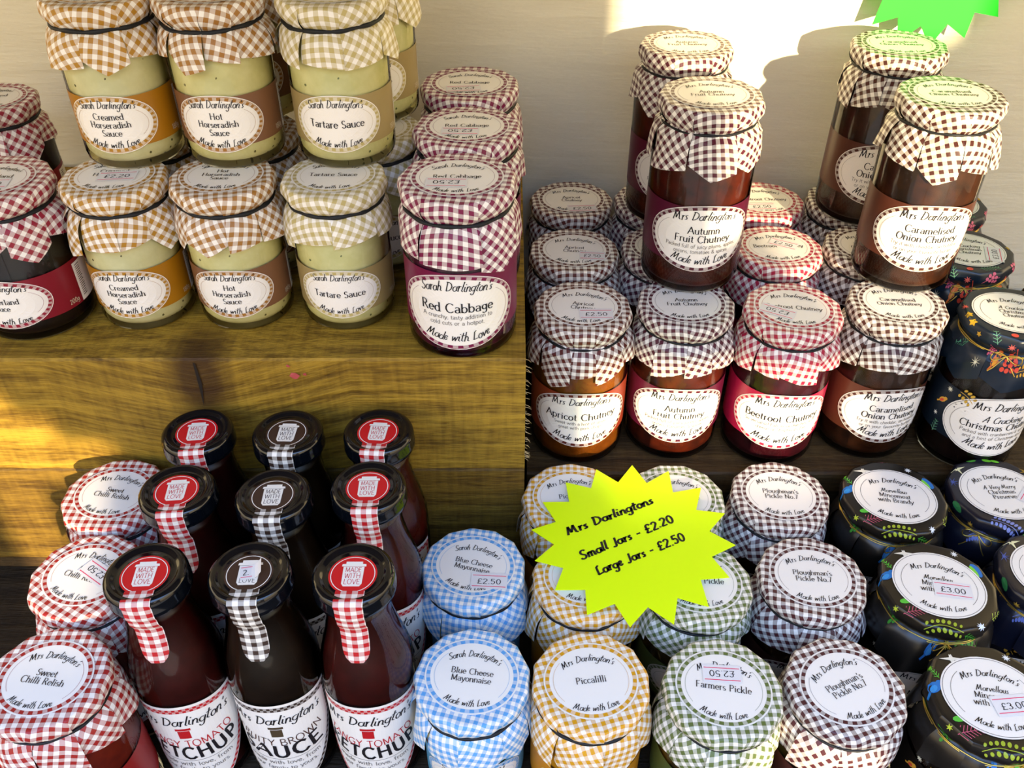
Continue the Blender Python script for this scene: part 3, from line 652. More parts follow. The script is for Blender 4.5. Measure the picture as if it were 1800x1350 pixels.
    if k['xmas']:
        pts = [((rb + .7 + .3 * math.sin(9 * a)) * math.cos(a), (rb + .7 + .3 * math.sin(9 * a)) * math.sin(a), -side - .4 + .7 * math.sin(2 * a + seed)) for a in [2 * math.pi * i / N for i in range(N)]]
        bm.tube(pts, .5, GOLD, True, 5)
        pts2 = [(x * 1.01, y * 1.01, z - 1.1 + .4 * math.sin(i * .7)) for i, (x, y, z) in enumerate(pts)]; bm.tube(pts2, .4, GOLD, True, 5)
        ang = rng.uniform(-2.3, -1.0); bx, by = (rb + 1.5) * math.cos(ang), (rb + 1.5) * math.sin(ang); tx, ty = -math.sin(ang), math.cos(ang)
        for sg in (-1, 1):
            lp = [(bx + tx * sg * (10 * math.sin(math.pi * i / 12)) + math.cos(ang) * 3.5 * math.sin(math.pi * i / 12), by + ty * sg * (10 * math.sin(math.pi * i / 12)) + math.sin(ang) * 3.5 * math.sin(math.pi * i / 12), -side - 1 + 3.5 * math.sin(2 * math.pi * i / 12)) for i in range(13)]
            bm.tube(lp, .45, GOLD, False, 5)
            lp = [(bx + tx * sg * 1.1 * i + math.cos(ang) * min(4.5, i * .8), by + ty * sg * 1.1 * i + math.sin(ang) * min(4.5, i * .8), -side - 1 - i * 1.5) for i in range(9)]
            bm.tube(lp, .4, GOLD, False, 5)
        bo = bm.build('gold_string', root, True, loc=(0, 0, H))
    else:
        ta, tb = rng.uniform(0, 6.28), rng.uniform(.4, 1.4)
        pts = []
        for i in range(N):
            a = 2 * math.pi * i / N
            pts.append(((rb + .35) * math.cos(a), (rb + .35) * math.sin(a), -side - .2 + tb * math.sin(a + ta) + .25 * math.sin(7 * a + ta)))
        th = 1.35 if kind in ('cre', 'hot', 'tar', 'cum', 'cab', 'pic', 'may') else .95
        bm.tube(pts, [th * (1 + .2 * math.sin(11 * i * .1 + ta)) for i in range(N)], ELASTIC, True, 6)
        bo = bm.build('elastic_band', root, True, loc=(0, 0, H))
    return root

# ------------------------------------------------------------------ bottles
CAPRED = plain('seal_red', hx('#c8141e'), .35, .4); CAPBR = plain('seal_brown', hx('#3c2820'), .35, .4)
def make_bottle(X, Y, zb, flavour, label, seed, yaw=0.0, torn=False):
    rng = random.Random(seed); root = thing('sauce_bottle', label, 'bottle', (X, Y, zb), 0, 'sauce bottles standing in three rows below the timber')
    red = flavour == 'ketchup'
    dk = hx('#b81c22') if red else hx('#3a2a22')
    gl = gingham('seal_red' if red else 'seal_brown', dk, 3.1)
    sauce = filling_mat('ketchup', hx('#2c0806'), hx('#420d0a'), 60) if red else filling_mat('brown_sauce', hx('#140b06'), hx('#22140a'), 60)
    BP = [(20, 0), (25.5, .8), (27.6, 4), (28, 8), (28, 104), (27.4, 112), (25.4, 122), (22.6, 133), (20.4, 143), (19.2, 152), (18.8, 160), (19.4, 163), (19.4, 170)]
    def rad(z):
        for (r0, z0), (r1, z1) in zip(BP[:-1], BP[1:]):
            if z0 <= z <= z1: return r0 + (r1 - r0) * (z - z0) / (z1 - z0)
        return BP[-1][0]
    g = MB(); g.lathe([(.1, 2)] + BP + [(18, 178)], GLASS, 44); g.build('bottle_glass', root, True)
    g = MB(); g.lathe([(.1, 5), (22, 5), (26, 9)] + [(r - 1.6, z) for r, z in BP[4:-1]] + [(.1, 166)], sauce, 40); g.build('sauce', root, True)
    # label
    m = MB(); Rl = 28.25; dkm = plain('bottle_print_' + flavour, dk, .45, .3); mp = cyl_map(Rl, -13, yaw)
    def hw(v):                                          # half width of the label at height v
        t = (v - 14) / (106 - 14); return 40 * (min(1, t / .62)) ** .42 if t < .62 else 40
    rows = []; N = 30
    vs = [14 + 92 * (i / 22) ** 1.0 for i in range(23)]
    for v in vs: rows.append([mp(hw(max(v, 14.4)) * (-1 + 2 * j / N), v + (2.2 * math.cos(math.pi * (-1 + 2 * j / N)) if v > 100 else 0) * ((v - 100) / 6 if v > 100 else 0), 0) for j in range(N + 1)])
    m.grid(rows, PAPER)
    for j in range(40):                                 # gingham edge along the top and down both sides
        u0, u1 = -40 + 2 * j, -38 + 2 * j
        for r_ in range(2):
            cc = dkm if (j + r_) % 2 else plain('bottle_tint_' + flavour, [w * .4 + d * .6 for w, d in zip((.8, .76, .68), dk)], .45, .3)
            f = lambda u: 103.5 + 2.2 * math.cos(math.pi * u / 40)
            m.poly([mp(u0, f(u0) - 2 * r_ - 2, .1), mp(u1, f(u1) - 2 * r_ - 2, .1), mp(u1, f(u1) - 2 * r_, .1), mp(u0, f(u0) - 2 * r_, .1)], cc)
    for i in range(1, 40):
        v0, v1 = 16 + i * 2.05, 18.05 + i * 2.05
        if v1 > 99: break
        for sg in (-1, 1):
            cc = dkm if i % 2 else plain('bottle_tint_' + flavour, (0, 0, 0))
            m.poly([mp(sg * (hw(v0) - .7), v0, .1), mp(sg * (hw(v0) - 3.2), v0, .1), mp(sg * (hw(v1) - 3.2), v1, .1), mp(sg * (hw(v1) - .7), v1, .1)], cc)
    text(m, MD, mp, INK, 1, 88.5, 8.5, 'script', width=58, arc=220, rng=rng)
    # little pot emblem
    for (u0, u1, v0, v1) in ((-3.6, 3.6, 74.5, 82.5), (-4.6, 4.6, 83, 85.2)):
        m.grid([[mp(u0 + (u1 - u0) * q / 8, v, .1) for q in range(9)] for v in (v0, v1)], dkm if red else plain('emblem_olive', hx('#4a3c28'), .5))
    text(m, 'TANGY TOMATO' if red else 'FRUITY BROWN', mp, dkm if red else plain('brown_print', hx('#4a2c22'), .5), 0, 65.0, 7.0, 'sans', width=60, arc=-90)
    text(m, 'KETCHUP' if red else 'SAUCE', mp, INK, 0, 51.6, 12.5, 'bold', width=64 if red else 56, arc=-120)
    m.grid([[mp(-30 + 60 * q / 20, 48.6 + 2.2 * abs(-1 + q / 10) ** 2 + w_, .1) for q in range(21)] for w_ in (0, .4)], INK2)
    text(m, 'made with love, from', mp, INK2, 0, 43.0, 4.2, 'sans', width=48, arc=-160)
    text(m, 'our family to yours.', mp, INK2, 0, 36.5, 4.2, 'sans', width=42, arc=-160)
    text(m, '270g', mp, dkm, 0, 26.5, 6, 'serif', width=17)
    text(m, 'Made with Love', mp, INK, 0, 18.5, 5.5, 'script', width=40, arc=-32)
    m.build('front_label', root)
    # cap with raised rim
    c = MB(); c.lathe([(17.5, 171.5), (22.2, 171.3), (23.2, 172.4), (23.2, 175), (22.8, 176), (23, 180.5), (22.4, 183), (20.8, 184.4), (19.4, 184.8), (18, 184.4), (17.0, 183.4), (15.6, 183.0), (14.8, 183.4), (.1, 183.4)], CAPBLACK, 60)
    cap = c.build('cap', root, True)
    s = MB(); pm = CAPRED if red else CAPBR; sy = -1.0; zt = 183.4
    sr = yaw * .6; fm = flat_map(zt, sr, 0, 0)
    tw = 8.0
    ell_fill(s, lambda u, v, h: fm(u, v + sy, h + .25), 13.4, 13.4, pm, 0, 40, 3)
    off = lambda u, v, h: fm(u, v + sy, h + .25)
    ell_ring(s, off, 12.3, 12.3, .45, PAPER, .08, 48)
    for pts in ([(-4.4, -8.2), (4.4, -8.2), (5.6, -6.4), (5.8, 5.4), (-5.8, 5.4), (-5.6, -6.4)], [(-6.8, 5.6), (6.8, 5.6), (6.6, 7.2), (4.6, 7.4), (4.6, 9), (-4.6, 9), (-4.6, 7.4), (-6.6, 7.2)]):
        s.poly([off(u, v, .1) for u, v in pts], PAPER)
    for i, w in enumerate(('MADE', 'WITH', 'LOVE')):
        text(s, w, off, pm if not torn else INK2, 0, 1.6 - i * 4.1, 3.3, 'sans', width=9.0, h=.16)
    # gingham tail over the rim and down the neck
    path = [(-12.2, zt + .35), (-14.5, zt + .4), (-17.2, 184.1), (-19.4, 185.2), (-21.2, 184.8), (-22.9, 183.3), (-23.5, 180.5), (-23.6, 176), (-23.7, 172.5), (-22.6, 169.5)]
    zz = 166
    while zz > 132: path.append((-(rad(zz) + .6 + max(0, (zz - 158)) * .3), zz)); zz -= 3
    L_ = 0; P = []; UV = []; total = len(path)
    for i, (y, z) in enumerate(path):
        if i: L_ += math.hypot(y - path[i - 1][0], z - path[i - 1][1])
        k_ = 1.0 if i < total - 4 else (.98, .93, .78, .45)[i - total + 4]
        row = []; ur = []
        for j in range(9):
            u = tw * k_ * (-1 + j / 4); yy = y
            if i > 5: rr = -y; a = u / rr; x_, y_ = rr * math.sin(a), -rr * math.cos(a)
            else: x_, y_ = u, y
            row.append((x_ * math.cos(sr) - y_ * math.sin(sr), x_ * math.sin(sr) + y_ * math.cos(sr), z)); ur.append((u + 101, L_ + 100))
        P.append(row); UV.append(ur)
    s.grid(P, gl, UV)
    seal = s.build('cap_seal', cap, False)
    if torn:
        t = MB(); f = flat_map(zt + .6, sr + .15, 1.5, -.5)
        Pq = [[f(-6 + 12 * i / 6, -5 + 10 * j / 4, .1 + max(0, (i - 3)) ** 2 * .55) for i in range(7)] for j in range(5)]
        t.grid(Pq, STICK)
        for v in (-3.4, 3.4):
            t.poly([f(-5.6, v, .25), f(.5, v, .25), f(.5, v + .4, .25), f(-5.6, v + .4, .25)], PINK)
        text(t, '2.', f, INK, -3, -1.8, 3.6, 'sans', width=3.4, h=.3)
        so = t.build('price_sticker', cap); so['label'] = 'white price sticker curling up at one corner'
    return root

# ------------------------------------------------------------------ the setting
def wall_mat():
    m, nt, b = node_mat('cream_painted_board'); N = nt.nodes; L = nt.links
    tc = N.new('ShaderNodeTexCoord'); mp = N.new('ShaderNodeMapping'); mp.inputs['Scale'].default_value = (6, 1, 40); L.new(tc.outputs['Object'], mp.inputs[0])
    n = N.new('ShaderNodeTexNoise'); n.inputs['Scale'].default_value = 3; n.inputs['Detail'].default_value = 7; n.inputs['Roughness'].default_value = .6; L.new(mp.outputs[0], n.inputs['Vector'])
    mx = N.new('ShaderNodeMix'); mx.data_type = 'RGBA'; mx.inputs[6].default_value = (.76, .71, .54, 1); mx.inputs[7].default_value = (.86, .81, .63, 1); L.new(n.outputs['Fac'], mx.inputs[0]); L.new(mx.outputs[2], b.inputs['Base Color'])
    bp = N.new('ShaderNodeBump'); bp.inputs['Strength'].default_value = .5; bp.inputs['Distance'].default_value = .004; L.new(n.outputs['Fac'], bp.inputs['Height']); L.new(bp.outputs[0], b.inputs['Normal'])
    b.inputs['Roughness'].default_value = .55; return m
m = MB(); m.box(-2200, 2200, 760, 790, -1200, 700, wall_mat()); w = m.build('wall_back'); tag(w, kind='structure')
m = MB(); m.box(-2200, 2200, -150, 760, 420, 440, plain('tan_canvas', (.16, .12, .06), .8, .2, noise=.1)); w = m.build('ceiling'); tag(w, kind='structure')
m = MB(); m.box(-2200, 2200, -4500, 760, -1260, -1200, plain('pale_paving', (.30, .25, .18), .8, .2, noise=.15)); w = m.build('floor'); tag(w, kind='structure')
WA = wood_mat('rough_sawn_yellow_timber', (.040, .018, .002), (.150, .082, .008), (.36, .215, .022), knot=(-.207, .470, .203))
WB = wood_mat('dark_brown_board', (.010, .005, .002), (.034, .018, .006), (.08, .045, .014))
# left step made of two thick timbers
st = thing('timber_step', 'thick rough-sawn yellow timber step under the sauce jars, with a dark knot', 'shelf', (0, 0, -580))
def part_box(name, parent, x0, x1, y0, y1, z0, z1, mat, ch, pz=580):
    m = MB(); m.box(x0, x1, y0, y1, z0 + pz, z1 + pz, mat, ch); return m.build(name, parent)
# (world-aligned parts: the empty sits at the foot of the step)
st.location = (0, 0, -.580)
WA2 = WA
ub = MB(); nx = 60
def timber(name, parent, x0, x1, y0, y1, z0, z1, mat, seed):
    rng = random.Random(seed); mb = MB(); rows = []
    c = 1.6
    for i in range(nx + 1):
        x = x0 + (x1 - x0) * i / nx; j = lambda a: rng.uniform(-a, a)
        rows.append([(x, y1, z0 + 580), (x, y0 + c + j(.3), z0 + 580 + j(.2)), (x, y0 + j(.35), z0 + c + 580), (x, y0 + j(.3), (z0 + z1) / 2 + 580), (x, y0 + j(.35), z1 - c + 580), (x, y0 + c + j(.4), z1 + 580), (x, y1, z1 + 580)])
    mb.grid(rows, mat, closed=True)
    for r_ in (rows[0], rows[-1][::-1]): mb.poly(r_, mat)
    return mb.build(name, parent)
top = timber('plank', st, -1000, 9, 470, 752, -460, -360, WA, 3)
WC = wood_mat('shaded_yellow_timber', (.022, .010, .002), (.085, .044, .006), (.20, .115, .014))  # same yellow timber as the upper plank, shade painted in as darker colour
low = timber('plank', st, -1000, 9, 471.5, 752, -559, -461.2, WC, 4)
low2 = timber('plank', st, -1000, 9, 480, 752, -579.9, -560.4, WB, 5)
sp = MB(); rng = random.Random(8); SPM = plain('pale_wood_fibre', (.55, .42, .20), .6)
for i in range(46):
    z = 580 + rng.choice((rng.uniform(-459, -362),)) ; y = 471 + rng.uniform(0, 6); l = rng.uniform(1.5, 5)
    sp.tube([(8.6, y, z), (8.6 + l * .6, y - rng.uniform(0, 1), z - l * .15), (8.6 + l, y - rng.uniform(-.5, 1.5), z - l * rng.uniform(.1, .8))], [.22, .18, .05], SPM, False, 4)
s_ = sp.build('splinters', st); tag(s_, kind='stuff')
kr = MB(); kr.poly([(-208, 469.3, 218), (-206.6, 469.3, 217), (-205.6, 469.3, 200), (-208.4, 469.2, 180), (-208.2, 469.3, 200)], plain('dark_crack', (.01, .006, .003), .9)); kr.build('crack', top)
# right shelf
rs = thing('board_shelf', 'dark brown board shelf under the two rows of chutney jars', 'shelf', (0, 0, -.580 / MM))
timber('plank', rs, 11.5, 1100, 499, 752, -514, -492, WB, 11)
timber('plank', rs, 11.5, 1100, 503, 525, -579.6, -514.6, WB, 12)
m = MB(); m.box(-1100, 1100, 60, 752, -604, -580.3, wood_mat('near_black_board', (.004, .002, .001), (.012, .007, .003), (.03, .018, .007)), 1.5); w = m.build('display_table'); tag(w, 'dark wooden table top under the front rows of jars and bottles', 'table')
m = MB()
# legs of the table
for x in (-1050, 1050):
    for y in (90, 720): m.box(x - 25, x + 25, y - 25, y + 25, -1199.6, -604, WB, 2)
m.build('table_frame', None).name = 'table_frame'
tf = bpy.data.objects['table_frame']; tf.parent = w
# added boards, out of view behind the camera, cut to shape the sun patches
hb = thing('sun_blocker_boards', 'added sun-blocking boards out of view, with gaps for the sun patches', 'light blocker', (0, -1500, -1200))
BLOCKER_PLY = plain('sun_blocker_board', (.22, .17, .12), .8, .2, noise=.2)
T_ = math.tan(R(AZ)); TE = math.tan(R(EL)) / math.cos(R(AZ)); YB = -1500
xs = [-760, -260, -240, -215, -190, -155, 190, 210, 288, 290, 370, 400, 500, 570, 860]
zs = [-800, -480, -470, -428, -400, -371, -370, -325, -300, -290, -281, -256, -196, -80, 184, 380]
def is_open(a, b):
    if 288 < a < 500 and -256 < b < 184 and not (a < 370 and b < -196): return True
    if 500 < a < 570 and -80 < b < 184: return True
    if 190 < a < 400 and -371 < b < -281: return True
    if 210 < a < 290 and -470 < b < -428: return True
    if -260 < a < -215 and -480 < b < -281: return True
    if -215 <= a < -190 and -371 < b < -300: return True
    if -190 <= a < -155 and -371 < b < -325: return True
    return False
for i in range(len(zs) - 1):
    j = 0
    while j < len(xs) - 1:
        if is_open((xs[j] + xs[j + 1]) / 2, (zs[i] + zs[i + 1]) / 2): j += 1; continue
        k = j
        while k + 1 < len(xs) - 1 and not is_open((xs[k + 1] + xs[k + 2]) / 2, (zs[i] + zs[i + 1]) / 2): k += 1
        m = MB(); ox = -YB * T_; oz = -YB * TE
        m.box(xs[j] + ox, xs[k + 1] + ox, -9, 9, zs[i] + oz + 1200, zs[i + 1] + oz + 1200, BLOCKER_PLY); m.build('plank', hb)  # one board of the added sun blocker
        j = k + 1
for x in (-760, 860):
    m = MB(); m.box(x + 402 - 30, x + 402 + 30, 12, 60, 0, 1200 + 380 + 330, BLOCKER_PLY, 3); m.build('sun_blocker_post', hb)

# ------------------------------------------------------------------ jars
GS = 'small sauce jars on the timber step'; GC = 'red cabbage jars in a row'; GR = 'chutney jars on the board shelf'; GF = 'pickle jars in the front rows'; GX = 'sweet chilli relish jars'
J = [
 # kind, X, Y, base z, H, body R, lid R, label, group, options
 ('cre', -247, 566, -259, 100, 31.5, 33, 'creamed horseradish jar with ochre gingham cover, stacked on top at upper left', GS, dict(lrot=.1)),
 ('hot', -181, 567, -259, 100, 31.5, 33, 'hot horseradish jar with tan gingham cover, in the middle of the upper stack', GS, dict()),
 ('tar', -108, 567, -259, 100, 31.5, 33, 'tartare sauce jar with khaki gingham cover, on top of the stack beside the wall gap', GS, dict()),
 ('hot', -183, 640, -259, 100, 31.5, 33, 'tan gingham jar mostly hidden behind the upper hot horseradish jar', GS, dict()),
 ('tar', -98, 636, -259, 100, 31.5, 33, 'second tartare sauce jar, behind the upper one against the wall', GS, dict()),
 ('cre', -253, 531, -360, 100, 31.5, 33, 'creamed horseradish jar with ochre cover standing on the timber, under another', GS, dict(sticker=('\u00a32.20', 4, -2, .1, False, 24, 13))),
 ('hot', -184, 531, -360, 100, 31.5, 33, 'hot horseradish jar with tan cover standing on the timber', GS, dict()),
 ('tar', -113, 531, -360, 100, 31.5, 33, 'tartare sauce jar with khaki cover standing on the timber', GS, dict()),
 ('cre', -252, 604, -360, 100, 31.5, 33, 'ochre gingham jar hidden behind the lower creamed horseradish jar', GS, dict()),
 ('hot', -182, 603, -360, 100, 31.5, 33, 'tan gingham jar hidden behind the lower hot horseradish jar', GS, dict()),
 ('tar', -96, 604, -360, 100, 31.5, 33, 'khaki gingham jar in shadow behind the lower tartare sauce jar', GS, dict()),
 ('cum', -326, 524, -360, 101, 37, 35.5, 'dark Cumberland sauce jar with maroon gingham cover at the left edge', GS, dict(yaw=-.10, sticker=('\u00a32.20', 2, -8, .1, False, 24, 13))),
 ('cum', -386, 655, -360, 101, 34, 33, 'dark jar with purple gingham cover in the far left corner by the wall', GS, dict(lrot=.2)),
 ('cab', -33, 504, -360, 112, 36, 36, 'large red cabbage jar at the front corner of the timber, full label showing', GC, dict(sticker=('\u00a32.50', -6, -8, -.02, True, 25, 12), skirt=26, yaw=-.04)),
 ('cab', -30, 579, -360, 112, 36, 36, 'red cabbage jar second in its row, behind the front one', GC, dict(sticker=('\u00a32.50', -4, -9, -.02, True, 25, 12))),
 ('cab', -31, 656, -360, 112, 36, 36, 'red cabbage jar at the back of its row against the wall', GC, dict(sticker=('\u00a32.50', -4, -12, .1, True, 25, 12))),
 ('apr', 51, 543, -492, 124, 36, 35, 'apricot chutney jar at the front left of the board shelf', GR, dict(lrot=-.14, sticker=('\u00a32.50', 10, -9, .14, False, 24, 13))),
 ('apr', 49, 622, -492, 124, 36, 35, 'apricot chutney jar in the second row', GR, dict(lrot=-.08, sticker=('\u00a32.50', 14, -9, .0, False, 20, 12))),
 ('apr', 51, 706, -492, 124, 36, 35, 'apricot chutney jar in the back row, torn price sticker at the rim', GR, dict(sticker=('\u00a32.50', 8, -17, .05, False, 24, 12))),
 ('aut', 126, 548, -492, 124, 36, 35, 'autumn fruit chutney jar in the front row, another jar standing on its lid', GR, dict(yaw=-.04)),
 ('aut', 122, 627, -492, 124, 36, 35, 'autumn fruit chutney jar in the second row beneath the stacked pair', GR, dict()),
 ('aut', 123, 706, -492, 124, 36, 35, 'autumn fruit chutney jar in the back row beneath the stacked pair', GR, dict()),
 ('bee', 202, 541, -492, 124, 36, 35, 'beetroot chutney jar with crimson gingham cover in the front row', GR, dict(lrot=-.16, yaw=-.05, sticker=('\u00a32.50', -12, -7, -.35, True, 25, 12))),
 ('bee', 210, 627, -492, 124, 36, 35, 'beetroot chutney jar in the second row with a crumpled sticker', GR, dict(sticker=('\u00a32.50', 5, 3, -.5, False, 22, 12))),
 ('bee', 215, 705, -492, 124, 36, 35, 'beetroot chutney jar in the back row by the wall', GR, dict(sticker=('\u00a32.50', -4, -13, .05, False, 24, 12))),
 ('car', 279, 548, -492, 124, 36, 35, 'caramelised onion chutney jar in the front row, another jar standing on its lid', GR, dict(yaw=.10, lrot=-.05)),
 ('car', 283, 628, -492, 124, 36, 35, 'caramelised onion chutney jar in the second row beneath the stacked pair', GR, dict()),
 ('car', 289, 706, -492, 124, 36, 35, 'caramelised onion chutney jar in the back row beneath the stacked pair', GR, dict()),
 ('chr', 357, 535, -492, 124, 36, 35, 'Christmas chutney jar with navy berry-print cover in the front row', GR, dict(yaw=.06, lrot=-.18)),
 ('chr', 358, 622, -492, 124, 36, 35, 'Christmas chutney jar in the second row with a price sticker standing on end', GR, dict(lrot=-.12, sticker=('\u00a33.00', 18, -6, 1.4, False, 22, 13))),
 ('chr', 368, 700, -492, 124, 36, 35, 'Christmas chutney jar in the back corner behind the stacked jars', GR, dict()),
 ('cre', 431, 584, -492, 118, 30, 32, 'ochre gingham jar at the right edge between the Christmas jars', GR, dict()),
 ('aut', 133, 592, -367, 136, 36, 35, 'tall autumn fruit chutney jar stacked on top, in front of its twin', GR, dict(skirt=27)),
 ('aut', 131, 690, -367, 136, 36, 35, 'tall autumn fruit chutney jar stacked at the back against the wall', GR, dict(skirt=27)),
 ('car', 293, 592, -367, 136, 36, 35, 'tall caramelised onion chutney jar stacked on top, sunlight on its label', GR, dict(skirt=27, lrot=-.05, yaw=-.08)),
 ('car', 291, 690, -367, 136, 36, 35, 'tall caramelised onion chutney jar stacked at the back under the green star', GR, dict(skirt=27, lrot=-.05)),
 ('may', -24, 313, -580, 102, 31.5, 34.5, 'blue cheese mayonnaise jar with pale blue gingham cover at the front', GF, dict(lrot=-.14)),
 ('may', -26, 397, -580, 102, 31.5, 34.5, 'blue cheese mayonnaise jar with a price sticker, behind the front one', GF, dict(lrot=-.26, sticker=('\u00a32.50', 14, -10, .2, False, 24, 13))),
 ('pic', 47, 310, -580, 102, 35, 35, 'piccalilli jar with yellow gingham cover at the front', GF, dict(lrot=.12)),
 ('pic', 49, 388, -580, 102, 35, 35, 'piccalilli jar half under the yellow star card, second row', GF, dict()),
 ('pic', 43, 461, -580, 102, 35, 35, 'piccalilli jar behind the yellow star card, third row', GF, dict(lrot=.12)),
 ('far', 125, 305, -580, 102, 35, 35, 'farmers pickle jar with green gingham cover and sticker at the front', GF, dict(lrot=-.17, sticker=('\u00a32.50', -1, 9, .1, True, 23, 12))),
 ('far', 123, 384, -580, 102, 35, 35, 'farmers pickle jar half under the yellow star card, second row', GF, dict(lrot=-.05)),
 ('far', 119, 460, -580, 102, 35, 35, 'farmers pickle jar behind the yellow star card, third row', GF, dict(lrot=-.05)),
 ('plo', 198, 306, -580, 102, 35, 35, "ploughman's pickle jar with brown gingham cover, label turned, at the front", GF, dict(lrot=.42)),
 ('plo', 199, 388, -580, 102, 35, 35, "ploughman's pickle jar with brown gingham cover in the second row", GF, dict(lrot=-.06)),
 ('plo', 195, 463, -580, 102, 35, 35, "ploughman's pickle jar with brown gingham cover in the third row", GF, dict(lrot=-.06)),
 ('min', 282, 299, -580, 102, 35, 37, 'mincemeat jar with dark botanical cover at the bottom right corner', GF, dict(lrot=-.16, la=29.5, lb=27, sticker=('\u00a33.00', 10, -4, .25, False, 24, 13))),
 ('min', 280, 381, -580, 102, 35, 37, 'mincemeat jar with dark botanical cover and sticker in the second row', GF, dict(lrot=-.2, la=29.5, lb=27, sticker=('\u00a33.00', 8, -3, .02, False, 24, 13))),
 ('min', 277, 461, -580, 102, 35, 37, 'mincemeat jar with dark botanical cover, no sticker, in the third row', GF, dict(lrot=-.16, la=29.5, lb=27)),
 ('pre', 362, 390, -580, 102, 35, 37, 'Christmas preserve jar with indigo leaf cover cut by the right edge', GF, dict(lrot=-.1, la=29.5, lb=27)),
 ('pre', 356, 465, -580, 102, 35, 37, 'Christmas preserve jar with indigo leaf cover in the third row', GF, dict(lrot=.05, la=29.5, lb=27, sticker=('\u00a33.00', 20, -4, .8, False, 22, 13))),
 ('rel', -258, 289, -580, 137, 34, 34, 'sweet chilli relish jar with red gingham cover at the front left corner', GX, dict(la=26.3, lb=24, lrot=-.14, skirt=25)),
 ('rel', -262, 361, -580, 137, 34, 34, 'sweet chilli relish jar with an upside-down sticker, middle of its row', GX, dict(la=26.3, lb=24, lrot=-.3, sticker=('\u00a32.50', 6, 3, -.3, True, 22, 13), skirt=25)),
 ('rel', -268, 430, -580, 137, 34, 34, 'sweet chilli relish jar at the back of its row, against the timber', GX, dict(la=26.3, lb=24, lrot=-.18, skirt=25)),
]
NAMES = dict(cre='horseradish_jar', hot='horseradish_jar', tar='tartare_jar', cum='sauce_jar', cab='red_cabbage_jar', apr='chutney_jar', aut='chutney_jar', bee='chutney_jar', car='chutney_jar', chr='chutney_jar', may='mayonnaise_jar', pic='pickle_jar', far='pickle_jar', plo='pickle_jar', min='mincemeat_jar', pre='preserve_jar', rel='relish_jar')
for i, (kd, x, y, z, H, Rb, Rt, lab, grp, op) in enumerate(J):
    op = dict(op)
    if kd in ('cre', 'hot', 'tar', 'cum'): op.setdefault('la', 26.5); op.setdefault('lb', 24.0); op.setdefault('skirt', 21); op.setdefault('side', 14)
    if kd in ('apr', 'aut', 'bee', 'car', 'chr'): op.setdefault('skirt', 25)
    if kd in ('may', 'pic', 'far', 'plo', 'min', 'pre'): op.setdefault('side', 15); op.setdefault('skirt', 25)
    make_jar(kd, x, y, z, H, Rb, Rt, lab, grp, 100 + i, name=NAMES[kd], **op)
for i, (x, y, fl, lab, yw, tn) in enumerate((
    (-202, 324, 'ketchup', 'tomato ketchup bottle with red cap seal, front row left', .10, False),
    (-145, 325, 'brown', 'brown sauce bottle with a curling sticker on its cap, front row middle', .06, True),
    (-87.5, 324, 'ketchup', 'tomato ketchup bottle with red cap seal, front row right', .0, False),
    (-203, 388, 'ketchup', 'tomato ketchup bottle in the middle row, left', .14, False),
    (-144, 384, 'brown', 'brown sauce bottle in the middle row, centre', .05, False),
    (-87.5, 391, 'ketchup', 'tomato ketchup bottle in the middle row, right', .02, False),
    (-205, 441, 'ketchup', 'tomato ketchup bottle in the back row, left, against the timber', .16, False),
    (-146, 440, 'brown', 'brown sauce bottle in the back row, centre, against the timber', -.04, False),
    (-87, 441, 'ketchup', 'tomato ketchup bottle in the back row, right, against the timber', -.12, False))):
    make_bottle(x, y, -580, fl, lab, 40 + i, yw, tn)

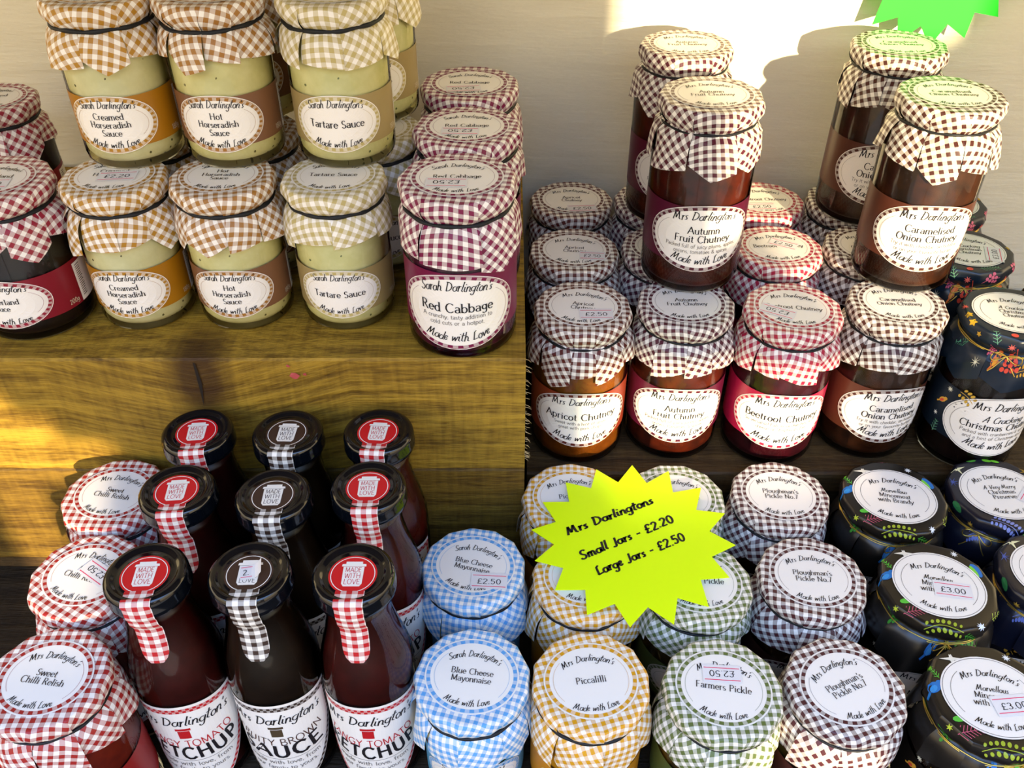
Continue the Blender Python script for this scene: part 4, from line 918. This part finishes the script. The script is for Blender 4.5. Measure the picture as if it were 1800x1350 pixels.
# ------------------------------------------------------------------ star cards
YEL = plain('fluorescent_yellow_card', (.74, 1.0, .0), .5, .3); GRN = plain('fluorescent_green_card', (.02, .85, .03), .5, .3)
def star_card(name, pts, th, mat, curl=0.0):
    m = MB(); cx = sum(p[0] for p in pts) / len(pts); cy = sum(p[1] for p in pts) / len(pts); n = len(pts)
    zf = lambda x, y: curl * ((x - cx) / 70) ** 2
    for i in range(n):
        a, b = pts[i], pts[(i + 1) % n]
        m.poly([(cx, cy, th), (a[0], a[1], th + zf(*a)), (b[0], b[1], th + zf(*b))], mat); m.poly([(cx, cy, 0), (b[0], b[1], zf(*b)), (a[0], a[1], zf(*a))], mat)
        m.poly([(a[0], a[1], zf(*a)), (b[0], b[1], zf(*b)), (b[0], b[1], th + zf(*b)), (a[0], a[1], th + zf(*a))], mat)
    return m
STARPTS = [(7.5, 71.8), (-4.6, 53.9), (-19.5, 67.3), (-24.8, 47.9), (-42.9, 53.9), (-41.3, 34.4), (-60.2, 34.1), (-51.5, 15.2), (-68.7, 8.0), (-53.4, -5.3), (-66.8, -19.4), (-48.0, -25.5), (-54.3, -43.7), (-34.7, -43.4), (-34.8, -63.2), (-16.6, -54.5), (-8.6, -72.4), (4.3, -57.2), (19.1, -70.4), (24.2, -50.0), (43.0, -57.0), (41.3, -35.2), (60.5, -33.5), (51.8, -15.9), (69.8, -5.9), (54.1, 6.6), (67.7, 23.3), (48.1, 26.5), (55.2, 48.6), (34.1, 43.6), (33.9, 65.8), (16.2, 53.0)]
m = star_card('star', STARPTS, .5, YEL)
ys = m.build('star_card', None, loc=(82.103, 417.54, -474.6)); ys.rotation_euler = (R(.0), 0, 0)
tag(ys, 'fluorescent yellow star-shaped price card lying on the pickle lids', 'sign')
t = MB(); fm = flat_map(.6); rg = random.Random(5)
for s, (x, y), wd, rot in [("Mrs Darlingtons", (-12.1, 18.9), 69.2, 26.0), ("Small Jars - \u00a32.20", (-2.0, -0.8), 74.7, 27.1), ("Large Jars - \u00a32.50", (5.6, -15.7), 69.6, 26.3)]:
    text(t, s, fm, INK, x, y - 1, 6.8, 'hand', width=wd, rot=R(rot), h=.1, rng=rg)
t.build('handwriting', ys)
gp = []
for i in range(32):
    a = 2 * math.pi * i / 32 + .06; r_ = 69 if i % 2 == 0 else 53
    gp.append((r_ * math.cos(a), r_ * math.sin(a)))
m = star_card('star', gp, .5, GRN)
gs = m.build('star_card', None, loc=(330, 737, -180)); gs.rotation_euler = (R(90), R(0), 0); tag(gs, 'fluorescent green star-shaped card pinned up against the back wall', 'sign')
# paper scraps on the timber
for i, (x, y, z, s) in enumerate(((-143, 469.0, -372, 4), (-136, 469.0, -371, 2.2), (-146, 469, -364, 1.6))):
    rr = random.Random(i); m = MB(); c = plain('torn_red_paper', hx('#b04a48'), .6)
    p = [(x + s * math.cos(a) * rr.uniform(.5, 1), y - .4 - rr.uniform(0, 1), z + s * .8 * math.sin(a) * rr.uniform(.5, 1)) for a in [k * 1.05 for k in range(6)]]
    m.poly(p, c); m.poly([(a, b + .25, c_) for a, b, c_ in p][::-1], c)
    o = m.build('paper_scrap'); tag(o, ('largest', 'middle-sized', 'smallest')[i] + ' torn pinkish paper scrap stuck on the front of the timber', 'scrap', 'torn paper scraps on the timber')
